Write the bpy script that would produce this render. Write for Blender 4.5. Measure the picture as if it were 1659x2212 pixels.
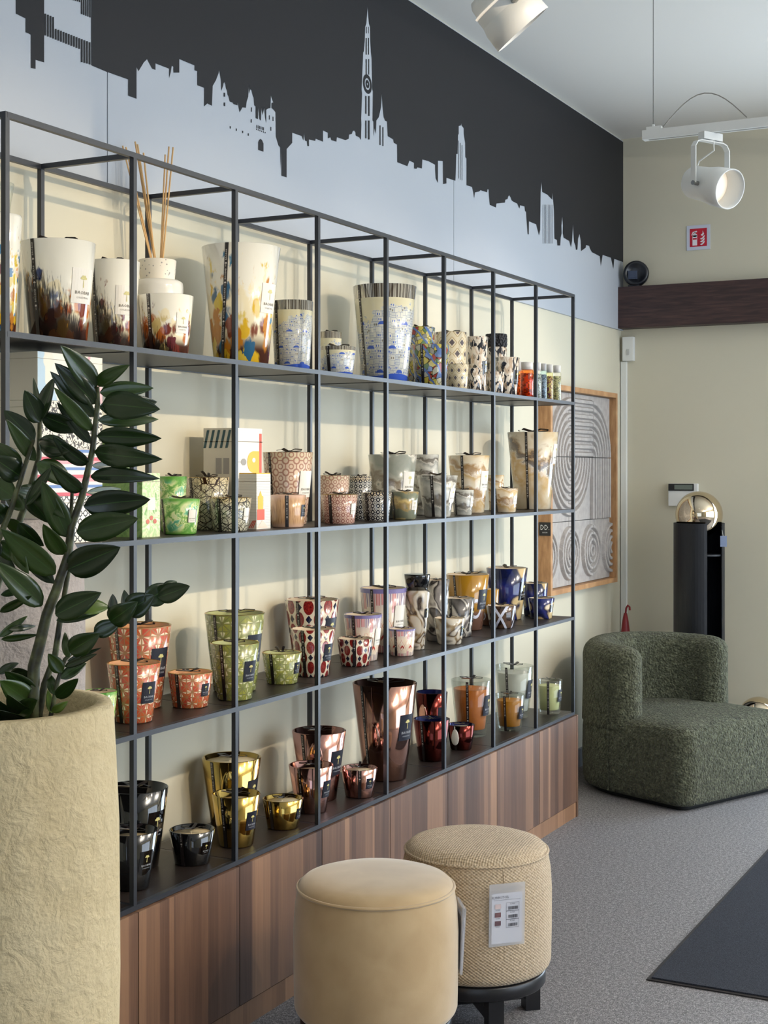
import bpy, bmesh, math, random
from mathutils import Vector, Matrix
from mathutils.geometry import tessellate_polygon

for o in list(bpy.data.objects):
    bpy.data.objects.remove(o, do_unlink=True)
SC = bpy.context.scene
COL = SC.collection
random.seed(7)
PI = math.pi

# ------------------------------------------------------------------ camera
F = 3088.0; W, H = 1659.0, 2212.0; HOR = 1017.0; CZ = 1.42
YAW = math.radians(27.28)
FW = Vector((-math.sin(YAW), math.cos(YAW), 0)); RT = Vector((math.cos(YAW), math.sin(YAW), 0))
cam_d = bpy.data.cameras.new('camera'); cam = bpy.data.objects.new('camera', cam_d); COL.objects.link(cam)
cam.location = (0, 0, CZ); cam.rotation_euler = (PI / 2, 0, YAW)
cam_d.sensor_fit = 'HORIZONTAL'; cam_d.sensor_width = 36.0; cam_d.lens = F / W * 36.0
cam_d.shift_y = -(H / 2 - HOR) / W
cam_d.clip_start = 0.05
SC.camera = cam

# ------------------------------------------------------------------ world, daylight, exposure
wd = bpy.data.worlds.new('world'); SC.world = wd; wd.use_nodes = True
wd.node_tree.nodes['Background'].inputs[0].default_value = (0.62, 0.78, 1.0, 1)
wd.node_tree.nodes['Background'].inputs[1].default_value = 1.2
SC.view_settings.view_transform = 'Standard'; SC.view_settings.look = 'None'
SC.view_settings.gamma = 1.0; SC.view_settings.use_curve_mapping = False
SC.view_settings.exposure = 0.0

def area(name, loc, target, sx, sy, power, col):
    l = bpy.data.lights.new(name, 'AREA'); l.shape = 'RECTANGLE'; l.size = sx; l.size_y = sy
    l.energy = power; l.color = col
    o = bpy.data.objects.new(name, l); COL.objects.link(o); o.location = loc
    o.rotation_euler = (Vector(target) - Vector(loc)).to_track_quat('-Z', 'Y').to_euler()
    return o
# daylight through the shop window on the right and the glazed front behind the camera
area('daylight_right_window', (3.55, 4.6, 1.5), (0, 4.6, 1.3), 4.6, 2.5, 130, (0.80, 0.90, 1.0))
area('daylight_shop_front', (0.9, -2.4, 1.5), (0.4, 3, 1.2), 3.6, 2.6, 10, (0.90, 0.95, 1.0))

area('daylight_back_door', (-0.1, 7.27, 1.1), (-0.1, 3, 1.0), 1.8, 2.05, 95, (0.73, 0.87, 1.0))

# ------------------------------------------------------------------ projection helpers
def unproj(u, v, d):
    a = (u - W / 2) / F * d; b = (HOR - v) / F * d
    return Vector((0, 0, CZ)) + RT * a + FW * d + Vector((0, 0, b))
def depth_of(p):
    return FW.x * p[0] + FW.y * p[1]
def y_at(u, X):                                   # y of the point on the plane x = X seen at column u
    a = YAW - math.atan((u - W / 2) / F)
    return -X / math.tan(a)
def scale_at(x, y):
    return F / depth_of((x, y))
def on_wall(u, v, X):
    y = y_at(u, X); return y, CZ + (HOR - v) / scale_at(X, y)
def on_floor(u, v, z=0.0):
    d = F * (CZ - z) / (v - HOR); return unproj(u, v, d)

# ------------------------------------------------------------------ node expression helper
class X_:
    def __init__(s, g, k): s.g = g; s.k = k
    def _m(s, op, *a, clamp=False):
        n = s.g.nodes.new('ShaderNodeMath'); n.operation = op; n.use_clamp = clamp
        for i, q in enumerate((s,) + a):
            if isinstance(q, X_): s.g.links.new(q.k, n.inputs[i])
            else: n.inputs[i].default_value = q
        return X_(s.g, n.outputs[0])
    def __add__(s, o): return s._m('ADD', o)
    __radd__ = __add__
    def __sub__(s, o): return s._m('SUBTRACT', o)
    def __rsub__(s, o): return (s * -1.0) + o
    def __mul__(s, o): return s._m('MULTIPLY', o)
    __rmul__ = __mul__
    def __truediv__(s, o): return s._m('DIVIDE', o)
    def frac(s): return s._m('FRACT')
    def floor(s): return s._m('FLOOR')
    def abs(s): return s._m('ABSOLUTE')
    def sin(s): return s._m('SINE')
    def cos(s): return s._m('COSINE')
    def sqrt(s): return s._m('SQRT')
    def min(s, o): return s._m('MINIMUM', o)
    def max(s, o): return s._m('MAXIMUM', o)
    def lt(s, o): return s._m('LESS_THAN', o)
    def gt(s, o): return s._m('GREATER_THAN', o)
    def mod(s, o): return s._m('FLOORED_MODULO', o)
    def atan2(s, o): return s._m('ARCTAN2', o)
    def pow(s, o): return s._m('POWER', o)
    def sm(s, a, b):
        n = s.g.nodes.new('ShaderNodeMapRange'); n.interpolation_type = 'SMOOTHSTEP'
        s.g.links.new(s.k, n.inputs[0]); n.inputs[1].default_value = a; n.inputs[2].default_value = b
        return X_(s.g, n.outputs[0])

def sl(c):                                        # sRGB 0-255 to linear
    r = []
    for q in c[:3]:
        q = q / 255.0
        r.append(q / 12.92 if q <= 0.04045 else ((q + 0.055) / 1.055) ** 2.4)
    return (r[0], r[1], r[2], 1.0)

class Mat:
    def __init__(s, name, rough=0.5, metal=0.0, coat=0.0, spec=0.5, sheen=0.0, trans=0.0):
        s.m = bpy.data.materials.new(name); s.m.use_nodes = True; s.g = s.m.node_tree
        s.b = s.g.nodes['Principled BSDF']
        i = s.b.inputs
        i['Roughness'].default_value = rough; i['Metallic'].default_value = metal
        i['Coat Weight'].default_value = coat; i['Coat Roughness'].default_value = 0.04
        i['Specular IOR Level'].default_value = spec; i['Sheen Weight'].default_value = sheen
        i['Transmission Weight'].default_value = trans
    def put(s, nm, val):
        if isinstance(val, X_): s.g.links.new(val.k, s.b.inputs[nm])
        else: s.b.inputs[nm].default_value = val
        return s
    def col(s, c):
        if isinstance(c, X_): s.g.links.new(c.k, s.b.inputs['Base Color'])
        else: s.b.inputs['Base Color'].default_value = sl(c)
        return s
    def uv(s, name='UVMap'):
        n = s.g.nodes.new('ShaderNodeUVMap'); n.uv_map = name
        p = s.g.nodes.new('ShaderNodeSeparateXYZ'); s.g.links.new(n.outputs[0], p.inputs[0])
        return X_(s.g, p.outputs[0]), X_(s.g, p.outputs[1])
    def obj(s):
        n = s.g.nodes.new('ShaderNodeTexCoord')
        p = s.g.nodes.new('ShaderNodeSeparateXYZ'); s.g.links.new(n.outputs['Object'], p.inputs[0])
        return X_(s.g, p.outputs[0]), X_(s.g, p.outputs[1]), X_(s.g, p.outputs[2])
    def rnd(s):
        n = s.g.nodes.new('ShaderNodeObjectInfo'); return X_(s.g, n.outputs['Random'])
    def vec(s, x, y, z=0.0):
        n = s.g.nodes.new('ShaderNodeCombineXYZ')
        for i, q in enumerate((x, y, z)):
            if isinstance(q, X_): s.g.links.new(q.k, n.inputs[i])
            else: n.inputs[i].default_value = q
        return X_(s.g, n.outputs[0])
    def noise(s, v, scale, detail=2.0, dist=0.0, rough=0.5):
        n = s.g.nodes.new('ShaderNodeTexNoise'); s.g.links.new(v.k, n.inputs['Vector'])
        n.inputs['Scale'].default_value = scale; n.inputs['Detail'].default_value = detail
        n.inputs['Distortion'].default_value = dist; n.inputs['Roughness'].default_value = rough
        return X_(s.g, n.outputs[0])
    def voro(s, v, scale, feature='F1', out=0, rand=1.0, metric='EUCLIDEAN'):
        n = s.g.nodes.new('ShaderNodeTexVoronoi'); n.feature = feature
        if feature != 'DISTANCE_TO_EDGE': n.distance = metric
        s.g.links.new(v.k, n.inputs['Vector']); n.inputs['Scale'].default_value = scale
        n.inputs['Randomness'].default_value = rand
        return X_(s.g, n.outputs[out])
    def white(s, v):
        n = s.g.nodes.new('ShaderNodeTexWhiteNoise'); n.noise_dimensions = '3D'
        s.g.links.new(v.k, n.inputs['Vector']); return X_(s.g, n.outputs[0])
    def sepr(s, c):
        p = s.g.nodes.new('ShaderNodeSeparateColor'); s.g.links.new(c.k, p.inputs[0]); return X_(s.g, p.outputs[0])
    def mix(s, f, a, b):
        n = s.g.nodes.new('ShaderNodeMix'); n.data_type = 'RGBA'
        if isinstance(f, X_): s.g.links.new(f.k, n.inputs[0])
        else: n.inputs[0].default_value = f
        for q, k in ((a, 6), (b, 7)):
            if isinstance(q, X_): s.g.links.new(q.k, n.inputs[k])
            else: n.inputs[k].default_value = sl(q)
        return X_(s.g, n.outputs[2])
    def ramp(s, f, stops, const=False):
        n = s.g.nodes.new('ShaderNodeValToRGB'); r = n.color_ramp
        if const: r.interpolation = 'CONSTANT'
        while len(r.elements) < len(stops): r.elements.new(0.5)
        for e, (p, c) in zip(r.elements, stops): e.position = p
        for e, (p, c) in zip(r.elements, stops): e.color = sl(c)
        s.g.links.new(f.k, n.inputs[0]); return X_(s.g, n.outputs[0])
    def bump(s, h, strength=0.3, dist=0.01):
        n = s.g.nodes.new('ShaderNodeBump'); n.inputs['Strength'].default_value = strength
        n.inputs['Distance'].default_value = dist; s.g.links.new(h.k, n.inputs['Height'])
        s.g.links.new(n.outputs[0], s.b.inputs['Normal']); return s

MC = {}
def plain(name, c, rough=0.5, metal=0.0, coat=0.0, spec=0.5):
    if name not in MC: MC[name] = Mat(name, rough, metal, coat, spec).col(c).m
    return MC[name]

# ------------------------------------------------------------------ mesh helpers
def link(name, me, mats, parent=None, loc=None, rot=None):
    o = bpy.data.objects.new(name, me); COL.objects.link(o)
    if mats is not None and len(me.materials) == 0:
        for m in (mats if isinstance(mats, (list, tuple)) else [mats]): me.materials.append(m)
    if parent is not None: o.parent = parent
    if loc is not None: o.location = loc
    if rot is not None: o.rotation_euler = rot
    return o
def mesh(name, V, Fc, smooth=False, mi=None):
    me = bpy.data.meshes.new(name); me.from_pydata([tuple(v) for v in V], [], Fc)
    if smooth: me.polygons.foreach_set('use_smooth', [True] * len(me.polygons))
    if mi: me.polygons.foreach_set('material_index', mi)
    me.update(); return me
def tag(o, label, cat, group=None):
    o['label'] = label; o['category'] = cat
    if group: o['group'] = group
    return o
def struct(o):
    o['kind'] = 'structure'; return o
def thing(name, label, cat, loc=(0, 0, 0), rz=0.0, group=None):
    o = bpy.data.objects.new(name, None); COL.objects.link(o); o.empty_display_size = 0.05
    o.location = loc; o.rotation_euler = (0, 0, rz)
    return tag(o, label, cat, group)
def boxv(x0, x1, y0, y1, z0, z1):
    V = [(x0, y0, z0), (x1, y0, z0), (x1, y1, z0), (x0, y1, z0), (x0, y0, z1), (x1, y0, z1), (x1, y1, z1), (x0, y1, z1)]
    return V, [(0, 3, 2, 1), (4, 5, 6, 7), (0, 1, 5, 4), (1, 2, 6, 5), (2, 3, 7, 6), (3, 0, 4, 7)]
def box(name, x0, x1, y0, y1, z0, z1, mat, parent=None, bevel=0.0, loc=None, rot=None):
    V, Fc = boxv(x0, x1, y0, y1, z0, z1)
    me = mesh(name, V, Fc)
    if bevel:
        bm = bmesh.new(); bm.from_mesh(me)
        bmesh.ops.bevel(bm, geom=bm.edges[:], offset=bevel, segments=2, affect='EDGES', profile=0.7)
        bm.to_mesh(me); bm.free()
    return link(name, me, mat, parent, loc, rot)
def join(parts):
    V, Fc = [], []
    for v, f in parts:
        n = len(V); V += list(v); Fc += [tuple(i + n for i in q) for q in f]
    return V, Fc
def lathe(prof, n=40, uvs=None, mi=None, name='lathe', cap=False):
    """prof: list of (r, z); returns mesh with UV (angle, z / rmax) and UVH (angle, z / height)"""
    V, Fc, MI = [], [], []
    for k in range(n):
        a = -PI + 2 * PI * k / n
        for r, z in prof: V.append((r * math.cos(a), r * math.sin(a), z))
    m = len(prof)
    for k in range(n):
        k2 = (k + 1) % n
        for j in range(m - 1):
            if prof[j][0] < 1e-6 and prof[j + 1][0] < 1e-6: continue
            q = (k * m + j, k2 * m + j, k2 * m + j + 1, k * m + j + 1)
            if prof[j][0] < 1e-6: q = (k * m + j, k2 * m + j + 1, k * m + j + 1)
            elif prof[j + 1][0] < 1e-6: q = (k * m + j, k2 * m + j, k * m + j + 1)
            Fc.append(q); MI.append(mi[j] if mi else 0)
    me = mesh(name, V, Fc, True, MI)
    if uvs is not None:
        rr, hh = uvs
        u1 = me.uv_layers.new(name='UVMap'); u2 = me.uv_layers.new(name='UVH')
        for p in me.polygons:
            aa = [math.atan2(V[me.loops[l].vertex_index][1], V[me.loops[l].vertex_index][0]) for l in p.loop_indices]
            wrap = max(aa) - min(aa) > PI
            for l, a in zip(p.loop_indices, aa):
                if wrap and a < 0: a += 2 * PI
                z = V[me.loops[l].vertex_index][2]
                u1.data[l].uv = (a, z / rr); u2.data[l].uv = (a, z / hh)
    bm = bmesh.new(); bm.from_mesh(me)
    bmesh.ops.remove_doubles(bm, verts=[v for v in bm.verts if v.co.x ** 2 + v.co.y ** 2 < 1e-12], dist=1e-6)
    bm.to_mesh(me); bm.free()
    return me
def arc(r0, z0, rad, a0, a1, n=5):
    return [(r0 + rad * math.cos(a0 + (a1 - a0) * i / n), z0 + rad * math.sin(a0 + (a1 - a0) * i / n)) for i in range(n + 1)]
def tube(pts, rads, n=8):
    pts = [Vector(p) for p in pts]
    if not isinstance(rads, (list, tuple)): rads = [rads] * len(pts)
    V, Fc = [], []
    up = Vector((0, 0, 1)); prev = None
    for i, p in enumerate(pts):
        t = (pts[min(i + 1, len(pts) - 1)] - pts[max(i - 1, 0)]).normalized()
        if prev is None:
            a = t.cross(up)
            if a.length < 1e-3: a = t.cross(Vector((1, 0, 0)))
            a.normalize()
        else:
            a = (prev - t * prev.dot(t)).normalized()
        prev = a; b = t.cross(a)
        for k in range(n):
            q = 2 * PI * k / n
            V.append(p + (a * math.cos(q) + b * math.sin(q)) * rads[i])
    for i in range(len(pts) - 1):
        for k in range(n):
            k2 = (k + 1) % n
            Fc.append((i * n + k, i * n + k2, (i + 1) * n + k2, (i + 1) * n + k))
    Fc.append(tuple(range(n - 1, -1, -1))); Fc.append(tuple((len(pts) - 1) * n + k for k in range(n)))
    return V, Fc
def strip(pts, side, w, th=0.0008):
    """ribbon through pts, side vectors, width w; closed thin band"""
    V, Fc = [], []
    pts = [Vector(p) for p in pts]; n = len(pts)
    for i, p in enumerate(pts):
        s = (side[i] if isinstance(side, list) else side); s = Vector(s).normalized()
        t = (pts[min(i + 1, n - 1)] - pts[max(i - 1, 0)]).normalized()
        nn = t.cross(s).normalized() * th / 2
        for q in (p - s * w / 2 - nn, p + s * w / 2 - nn, p + s * w / 2 + nn, p - s * w / 2 + nn): V.append(q)
    for i in range(n - 1):
        for k in range(4):
            k2 = (k + 1) % 4; Fc.append((i * 4 + k, i * 4 + k2, i * 4 + 4 + k2, i * 4 + 4 + k))
    Fc.append((3, 2, 1, 0)); Fc.append(tuple((n - 1) * 4 + k for k in range(4)))
    return V, Fc
def poly2(pts):                                   # triangulated 2-D polygon -> verts, faces
    t = tessellate_polygon([[Vector((p[0], p[1], 0)) for p in pts]])
    return list(pts), [tuple(q) for q in t]
TXT = {}
def text2(s):
    """2-D text, centred, cap height about 1"""
    if s in TXT: return TXT[s]
    cu = bpy.data.curves.new('t', 'FONT'); cu.body = s; cu.align_x = 'CENTER'; cu.align_y = 'CENTER'; cu.size = 1.4; cu.resolution_u = 1
    o = bpy.data.objects.new('t', cu); COL.objects.link(o)
    dg = bpy.context.evaluated_depsgraph_get(); me = bpy.data.meshes.new_from_object(o.evaluated_get(dg))
    r = ([(v.co.x, v.co.y) for v in me.vertices], [tuple(p.vertices) for p in me.polygons])
    bpy.data.objects.remove(o); bpy.data.curves.remove(cu); bpy.data.meshes.remove(me)
    TXT[s] = r; return r
def tf2(vf, sx, sy, ox=0.0, oy=0.0, rot=0.0):
    c, s_ = math.cos(rot), math.sin(rot)
    return [((x * c - y * s_) * sx + ox, (x * s_ + y * c) * sy + oy) for x, y in vf[0]], vf[1]
def ell2(cx, cy, rx, ry, n=10):
    return [(cx + rx * math.cos(2 * PI * k / n), cy + ry * math.sin(2 * PI * k / n)) for k in range(n)], [tuple(range(n))]
def rect2(x0, x1, y0, y1): return [(x0, y0), (x1, y0), (x1, y1), (x0, y1)], [(0, 1, 2, 3)]
TREE = join([([(-.10, -.95), (.10, -.95), (.07, .1), (-.07, .1)], [(0, 1, 2, 3)])] +
            [ell2(.42 * math.cos(a), .38 + .34 * math.sin(a), .24, .20, 7) for a in (0.1, 1.1, 2.0, 3.0)] + [ell2(0, .38, .26, .24, 7)])
# ================================================================== THE ROOM
XW, YB, ZC = -2.32, 7.2, 3.15
def wallmat(name, c):
    m = Mat(name, 0.75, spec=0.25); x, y, z = m.obj()
    n = m.noise(m.vec(x, y, z), 160.0, 3.0)
    return m.col(c).bump(n, 0.06, 0.002).m
M_wall = wallmat('wall_paint_cream', (207, 201, 180))
M_ceil = wallmat('ceiling_paint', (230, 228, 222))
m = Mat('floor_speckled_carpet', 0.62, spec=0.5); x, y, z = m.obj()
v = m.vec(x, y, z)
n1 = m.noise(v, 260.0, 3.0, 0.4, 0.7); n2 = m.noise(v, 90.0, 2.0)
m.col(m.ramp(n1 * 0.75 + n2 * 0.25, [(0.38, (66, 64, 65)), (0.5, (110, 107, 109)), (0.62, (176, 172, 172))])).bump(n1, 0.5, 0.003)
M_floor = m.m
struct(box('floor', -2.5, 3.7, -2.6, 7.3, -0.1, 0.0, M_floor))
struct(box('ceiling', -2.5, 3.7, -2.6, 7.3, ZC, ZC + 0.1, M_ceil))
struct(box('wall_left', XW - 0.1, XW, -2.6, 7.3, 0, ZC, M_wall))
def wall_hole(name, axis, pos, a0, a1, h0, h1, z0, z1):
    P = []
    def b(p0, p1, q0, q1):
        P.append(boxv(pos, pos + 0.1, p0, p1, q0, q1) if axis == 'x' else boxv(p0, p1, pos, pos + 0.1, q0, q1))
    b(a0, h0, 0, ZC); b(h1, a1, 0, ZC); b(h0, h1, 0, z0); b(h0, h1, z1, ZC)
    return struct(link(name, mesh(name, *join(P)), M_wall))
wall_hole('wall_right', 'x', 3.6, -2.6, 7.3, 2.2, 6.9, 0.15, 2.85)
wall_hole('wall_back', 'y', YB, XW, 3.7, -1.05, .85, 0.0, 2.15)
wall_hole('wall_front', 'y', -2.6, -2.42, 3.7, -1.0, 2.8, 0.1, 2.85)
M_alu = plain('window_frame_grey', (70, 72, 75), 0.4)
for i, yy in enumerate((2.2, 3.75, 5.3, 6.86)):
    struct(box('trim_%d' % (i + 1), 3.62, 3.68, yy, yy + 0.05, 0.15, 2.85, M_alu))
df = [boxv(-1.05, -1.0, YB, YB + .06, 0, 2.15), boxv(.80, .85, YB, YB + .06, 0, 2.15), boxv(-1.0, .80, YB, YB + .06, 2.10, 2.15), boxv(-.125, -.075, YB, YB + .06, 0, 2.10)]
struct(link('door_1', mesh('door_1', *join(df)), M_alu))
M_base = plain('baseboard_grey', (120, 124, 128), 0.5)
struct(box('baseboard_left', XW, XW + 0.012, 5.62, YB, 0, 0.085, M_base))
struct(box('baseboard_back', XW + 0.012, -1.06, YB - 0.012, YB, 0, 0.085, M_base))

# ------------------------------------------------------------------ mural
M_mwhite = plain('mural_print_white', (178, 183, 190), 0.5, spec=.3)
M_mblack = plain('mural_print_charcoal', (34, 34, 37), 0.6, spec=0.25)
XM = XW + 0.012
mural = thing('skyline_mural', 'white and charcoal city skyline mural covering the upper left wall', 'mural', (XM, 4.5, 2.15))
def mur(name, vf, mat, off):
    V = [(XM + off - XM, y - 4.5, z - 2.15) for y, z in vf[0]]
    return link(name, mesh(name, V, vf[1]), mat, mural)
def wl(pts, X=XM): return [on_wall(u, v, X) for u, v in pts]
s1, s2 = y_at(232, XM), y_at(980, XM)
for a, b in ((1.55, s1 - .0018), (s1 + .0018, s2 - .0018), (s2 + .0018, YB - 0.004)):
    V, Fc = boxv(-0.012, 0.0, a - 4.5, b - 4.5, 0.0, ZC - 2.15 - 0.012)
    link('mural_panel', mesh('mural_panel', V, Fc), M_mwhite, mural)
A_ = [(467,335),(545,368),(655,407),(655,490),(698,506),(698,345),(708,365),(735,320),(752,303),(778,352),(795,358),(795,325),(865,352),(865,400),(873,370),(878,337),(887,342),(887,372),(917,372),(917,303),(995,335),(995,360),(1009,365),(1009,437),(1044,450),(1044,545),(1060,530),(1084,542),(1088,440),(1105,410),(1118,375),(1121,358),(1124,375),(1130,410),(1132,465),(1141,440),(1144,425),(1148,420),(1153,432),(1156,452),(1162,465),(1164,485),(1170,495),(1175,520),(1190,525),(1194,533),(1215,540),(1217,523),(1220,545),(1226,575),(1240,550),(1258,552),(1262,520),(1270,495),(1273,432),(1275,480),(1280,458),(1287,462),(1293,490),(1298,500),(1301,540),(1308,545),(1308,605),(1320,610),(1322,542),(1327,610),(1335,618),(1337,550),(1343,590),(1352,552),(1356,600),(1362,630),(1362,562),(1372,556),(1384,553),(1386,488),(1398,525),(1389,528),(1389,553),(1400,562),(1410,575),(1412,700),(1425,745),(1434,755),(1436,870),(1440,755),(1440,900),(1465,908)]
B_ = [(122,795),(122,668),(147,640),(147,595),(190,610),(197,630),(200,596),(204,630),(213,633),(215,655),(222,655),(222,625),(250,632),(252,622),(285,635),(285,585),(307,595),(307,620),(318,615),(322,628),(345,635),(347,615),(385,628),(400,622),(402,603),(414,600),(418,588),(424,585),(430,592),(432,608),(447,615),(455,627),(457,560),(456,530),(460,420),(458,400),(465,235),(468,230),(472,180),(474,120),(479,105),(482,70),(485,28),(488,70),(491,105),(496,120),(497,180),(500,235),(503,260),(506,400),(509,410),(507,540),(511,545),(512,610),(516,575),(522,600),(524,540),(535,525),(545,480),(548,420),(552,480),(557,525),(562,540),(572,545),(575,610),(600,625),(602,640),(617,648),(618,727),(663,745),(672,720),(693,730),(693,755),(703,757),(708,750),(728,755),(730,715),(757,722),(787,738),(788,770),(790,800),(800,820),(800,720),(822,722),(823,825),(838,822),(838,797),(878,810),(880,770),(882,690),(888,690),(890,605),(893,600),(893,565),(903,562),(904,552),(906,562),(916,575),(916,600),(922,640),(923,705),(928,710),(928,830),(953,838),(958,860),(962,888),(966,862),(985,858),(990,852),(1020,862),(1022,848),(1027,850),(1028,870),(1032,918),(1060,930),(1062,912),(1100,908),(1102,895),(1112,892),(1115,880),(1119,875),(1126,885),(1130,898),(1140,905),(1155,912),(1165,935),(1168,920),(1188,925),(1190,945),(1195,950),(1197,985),(1202,1050),(1207,1050),(1208,992),(1240,1005),(1245,1025),(1253,1055),(1258,1030),(1260,860),(1264,815),(1267,860),(1290,872),(1312,895),(1313,865),(1317,905),(1320,945),(1322,1070),(1333,1075),(1335,1100),(1348,1100),(1350,1065),(1354,1045),(1353,1010),(1357,970),(1360,1010),(1359,1045),(1363,1065),(1388,1080),(1396,1108),(1401,1080),(1402,1060),(1405,1005),(1408,1060),(1410,1085),(1416,1100),(1418,1120),(1425,1118),(1428,1070),(1434,1048),(1440,1080),(1441,1125),(1462,1110),(1464,1098),(1478,1102),(1480,1112),(1490,1130),(1525,1148),(1530,1192),(1538,1142),(1575,1155),(1586,1205),(1590,1160),(1624,1172)]
sky = [(p[0] / 2.37, p[1] / 2.37) for p in A_] + [(560 + p[0] / 2.074, p[1] / 2.074) for p in B_]
ZT = ZC - 0.016
skyw = wl(sky)
tw = y_at(196.5, XM)
poly = [(tw, ZT), (tw, skyw[0][1])] + skyw[1:] + [(YB - 0.006, skyw[-1][1]), (YB - 0.006, ZT)]
mur('mural_sky_print', poly2(poly), M_mblack, 0.0008)
left = wl([(p[0] / 2.37, p[1] / 2.37) for p in [(80,70),(130,95),(130,165),(157,178),(157,348),(181,353),(181,307),(225,320)]])
poly = [(left[0][0], ZT)] + left + [(left[-1][0], ZT)]
mur('mural_sky_print', poly2(poly), M_mblack, 0.0008)
mur('mural_sky_print', rect2(1.56, y_at(2, XM), 2.55, ZT), M_mwhite, 0.0002)
def slats(top, bot, n, name):
    P = []
    for k in range(n):
        a = top[0][0] + (top[-1][0] - top[0][0]) * k / n; b = top[0][0] + (top[-1][0] - top[0][0]) * (k + 0.72) / n
        def iv(L, u):
            for p, q in zip(L, L[1:]):
                if p[0] <= u <= q[0] and q[0] > p[0]: return p[1] + (q[1] - p[1]) * (u - p[0]) / (q[0] - p[0])
            return L[-1][1]
        c = (a + b) / 2
        P.append((wl([(a / 2.37, iv(bot, c) / 2.37), (b / 2.37, iv(bot, c) / 2.37), (b / 2.37, iv(top, c) / 2.37), (a / 2.37, iv(top, c) / 2.37)]), [(0, 1, 2, 3)]))
    mur(name, join(P), M_mblack, 0.0008)
slats([(226,68),(278,90),(278.1,145),(466,220)], [(226,180),(415,255),(415.1,318),(466,332)], 18, 'tower_balconies')
slats([(350,-60),(466,-20)], [(350,-5),(410,12),(410.1,70),(466,92)], 11, 'tower_balconies')
# dark windows printed on the towers
P = []
for x0, x1, y0, y1 in ((476,481,170,245),(487,491,170,245),(476,481,265,335),(488,492,265,335),(474,480,430,510),(487,494,430,520),(474,480,540,620),(486,494,540,625),(538,543,562,650),(551,556,570,655),
                       (891,893,630,800),(899,901,640,806),(907,909,650,808),(478,481,120,150),(488,490,120,150)):
    P.append((wl([(560 + a / 2.074, b / 2.074) for a, b in ((x0, y1), (x1, y1), (x1, y0), (x0, y0))]), [(0, 1, 2, 3)]))
for k in range(8):
    a = 1270 + k * 6
    P.append((wl([(560 + q / 2.074, b / 2.074) for q, b in ((a, 1090), (a + 1.2, 1092), (a + 1.2, 920), (a, 915))]), [(0, 1, 2, 3)]))
for x0, y0, w_, h_ in ((1176,646,5,12),(1207,658,5,12),(1239,670,5,12),(1268,683,5,12),(1144,475,8,20),(1144,525,8,18),(1284,550,5,22),(1283,610,5,18),(1376,590,4,22),(1395,598,4,22),(1384,650,4,20)):
    P.append((wl([(a / 2.37, b / 2.37) for a, b in ((x0, y0 + h_), (x0 + w_, y0 + h_), (x0 + w_, y0), (x0, y0))]), [(0, 1, 2, 3)]))
for k in range(6):
    for (xx, yy, hh) in ((1312 + k * 7, 640 + k * 2.4, 16), (1310 + k * 9, 658 + k * 3.4, 8)):
        P.append((wl([(a / 2.37, b / 2.37) for a, b in ((xx, yy + hh), (xx + 3.5, yy + hh), (xx + 3.5, yy), (xx, yy))]), [(0, 1, 2, 3)]))
P.append((wl([(a / 2.37, b / 2.37) for a, b in ((1321,768),(1348,777),(1348,735),(1341,718),(1334,711),(1326,716),(1321,728))]), [tuple(range(7))]))
cy_, cz_ = on_wall(560 + 484 / 2.074, 377 / 2.074, XM)
def ring2(cy, cz, r0, r1, n=20):
    return ([(cy + r * math.cos(2 * PI * k / n), cz + r * math.sin(2 * PI * k / n)) for r in (r0, r1) for k in range(n)],
            [(k, (k + 1) % n, n + (k + 1) % n, n + k) for k in range(n)])
P.append(ring2(cy_, cz_, .020, .033)); P.append(ring2(cy_, cz_, .004, .014))
mur('mural_windows_print', join(P), M_mblack, 0.0008)['kind'] = 'stuff'

# ------------------------------------------------------------------ beam and small things on the back wall
m = Mat('dark_brown_wood', 0.5); x, y, z = m.obj()
n = m.noise(m.vec(x * 1.2, y * 14.0, z * 14.0), 6.0, 5.0, 0.6)
m.col(m.ramp(n, [(0.35, (44, 28, 27)), (0.6, (66, 44, 41)), (0.75, (78, 54, 48))])).bump(n, 0.08, 0.003)
M_dwood = m.m
struct(box('trim_9', XW + 0.002, 3.6, 7.11, YB, 2.155, 2.368, M_dwood, bevel=0.003))

M_white = plain('white_plastic', (226, 226, 222), 0.4)
M_black = plain('black_plastic', (20, 21, 25), 0.35)
def xat(u, y):                                    # x on the plane y seen at column u
    return -y * math.tan(YAW - math.atan((u - W / 2) / F))
siren = thing('alarm_siren', 'round black siren standing on the brown wall beam in the corner', 'siren', (xat(1371, 7.14), 7.14, 2.368))
me = lathe([(0, 0), (.058, 0), (.064, .006), (.066, .03), (.064, .05), (.058, .056), (.050, .056), (.046, .050), (.02, .046), (0, .046)], 32, name='siren_body')
link('siren_body', me, plain('siren_black', (22, 24, 30), 0.3), siren, (0, 0.03, .068), (PI / 2, 0, 0.25))
link('siren_horn', mesh('siren_horn', *join([boxv(-.024, .024, -.005, .012, -.028, .014), boxv(-.018, .018, -.009, -.004, -.022, .006)])), plain('siren_horn_blue', (52, 62, 84), 0.35), siren, (-0.004, -0.022, .066), (0, 0, 0.25))
box('siren_foot', -.03, .03, -.02, .03, 0, .008, M_black, siren)

jb = thing('junction_box', 'small white junction box under the beam in the wall corner', 'junction box', (XW + 0.045, YB, 1.99))
box('box_body', -.028, .03, -.035, 0, 0, .125, M_white, jb, 0.003)
box('box_switch', -.004, .01, -.038, -.034, .03, .06, plain('light_grey_plastic', (190, 190, 186), .5), jb)
tr = tag(box('cable_duct', XW + 0.004, XW + 0.034, YB - 0.022, YB, 0.086, 1.988, M_white, None, 0.002), 'white vertical cable duct running down the wall corner', 'cable duct')

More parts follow.
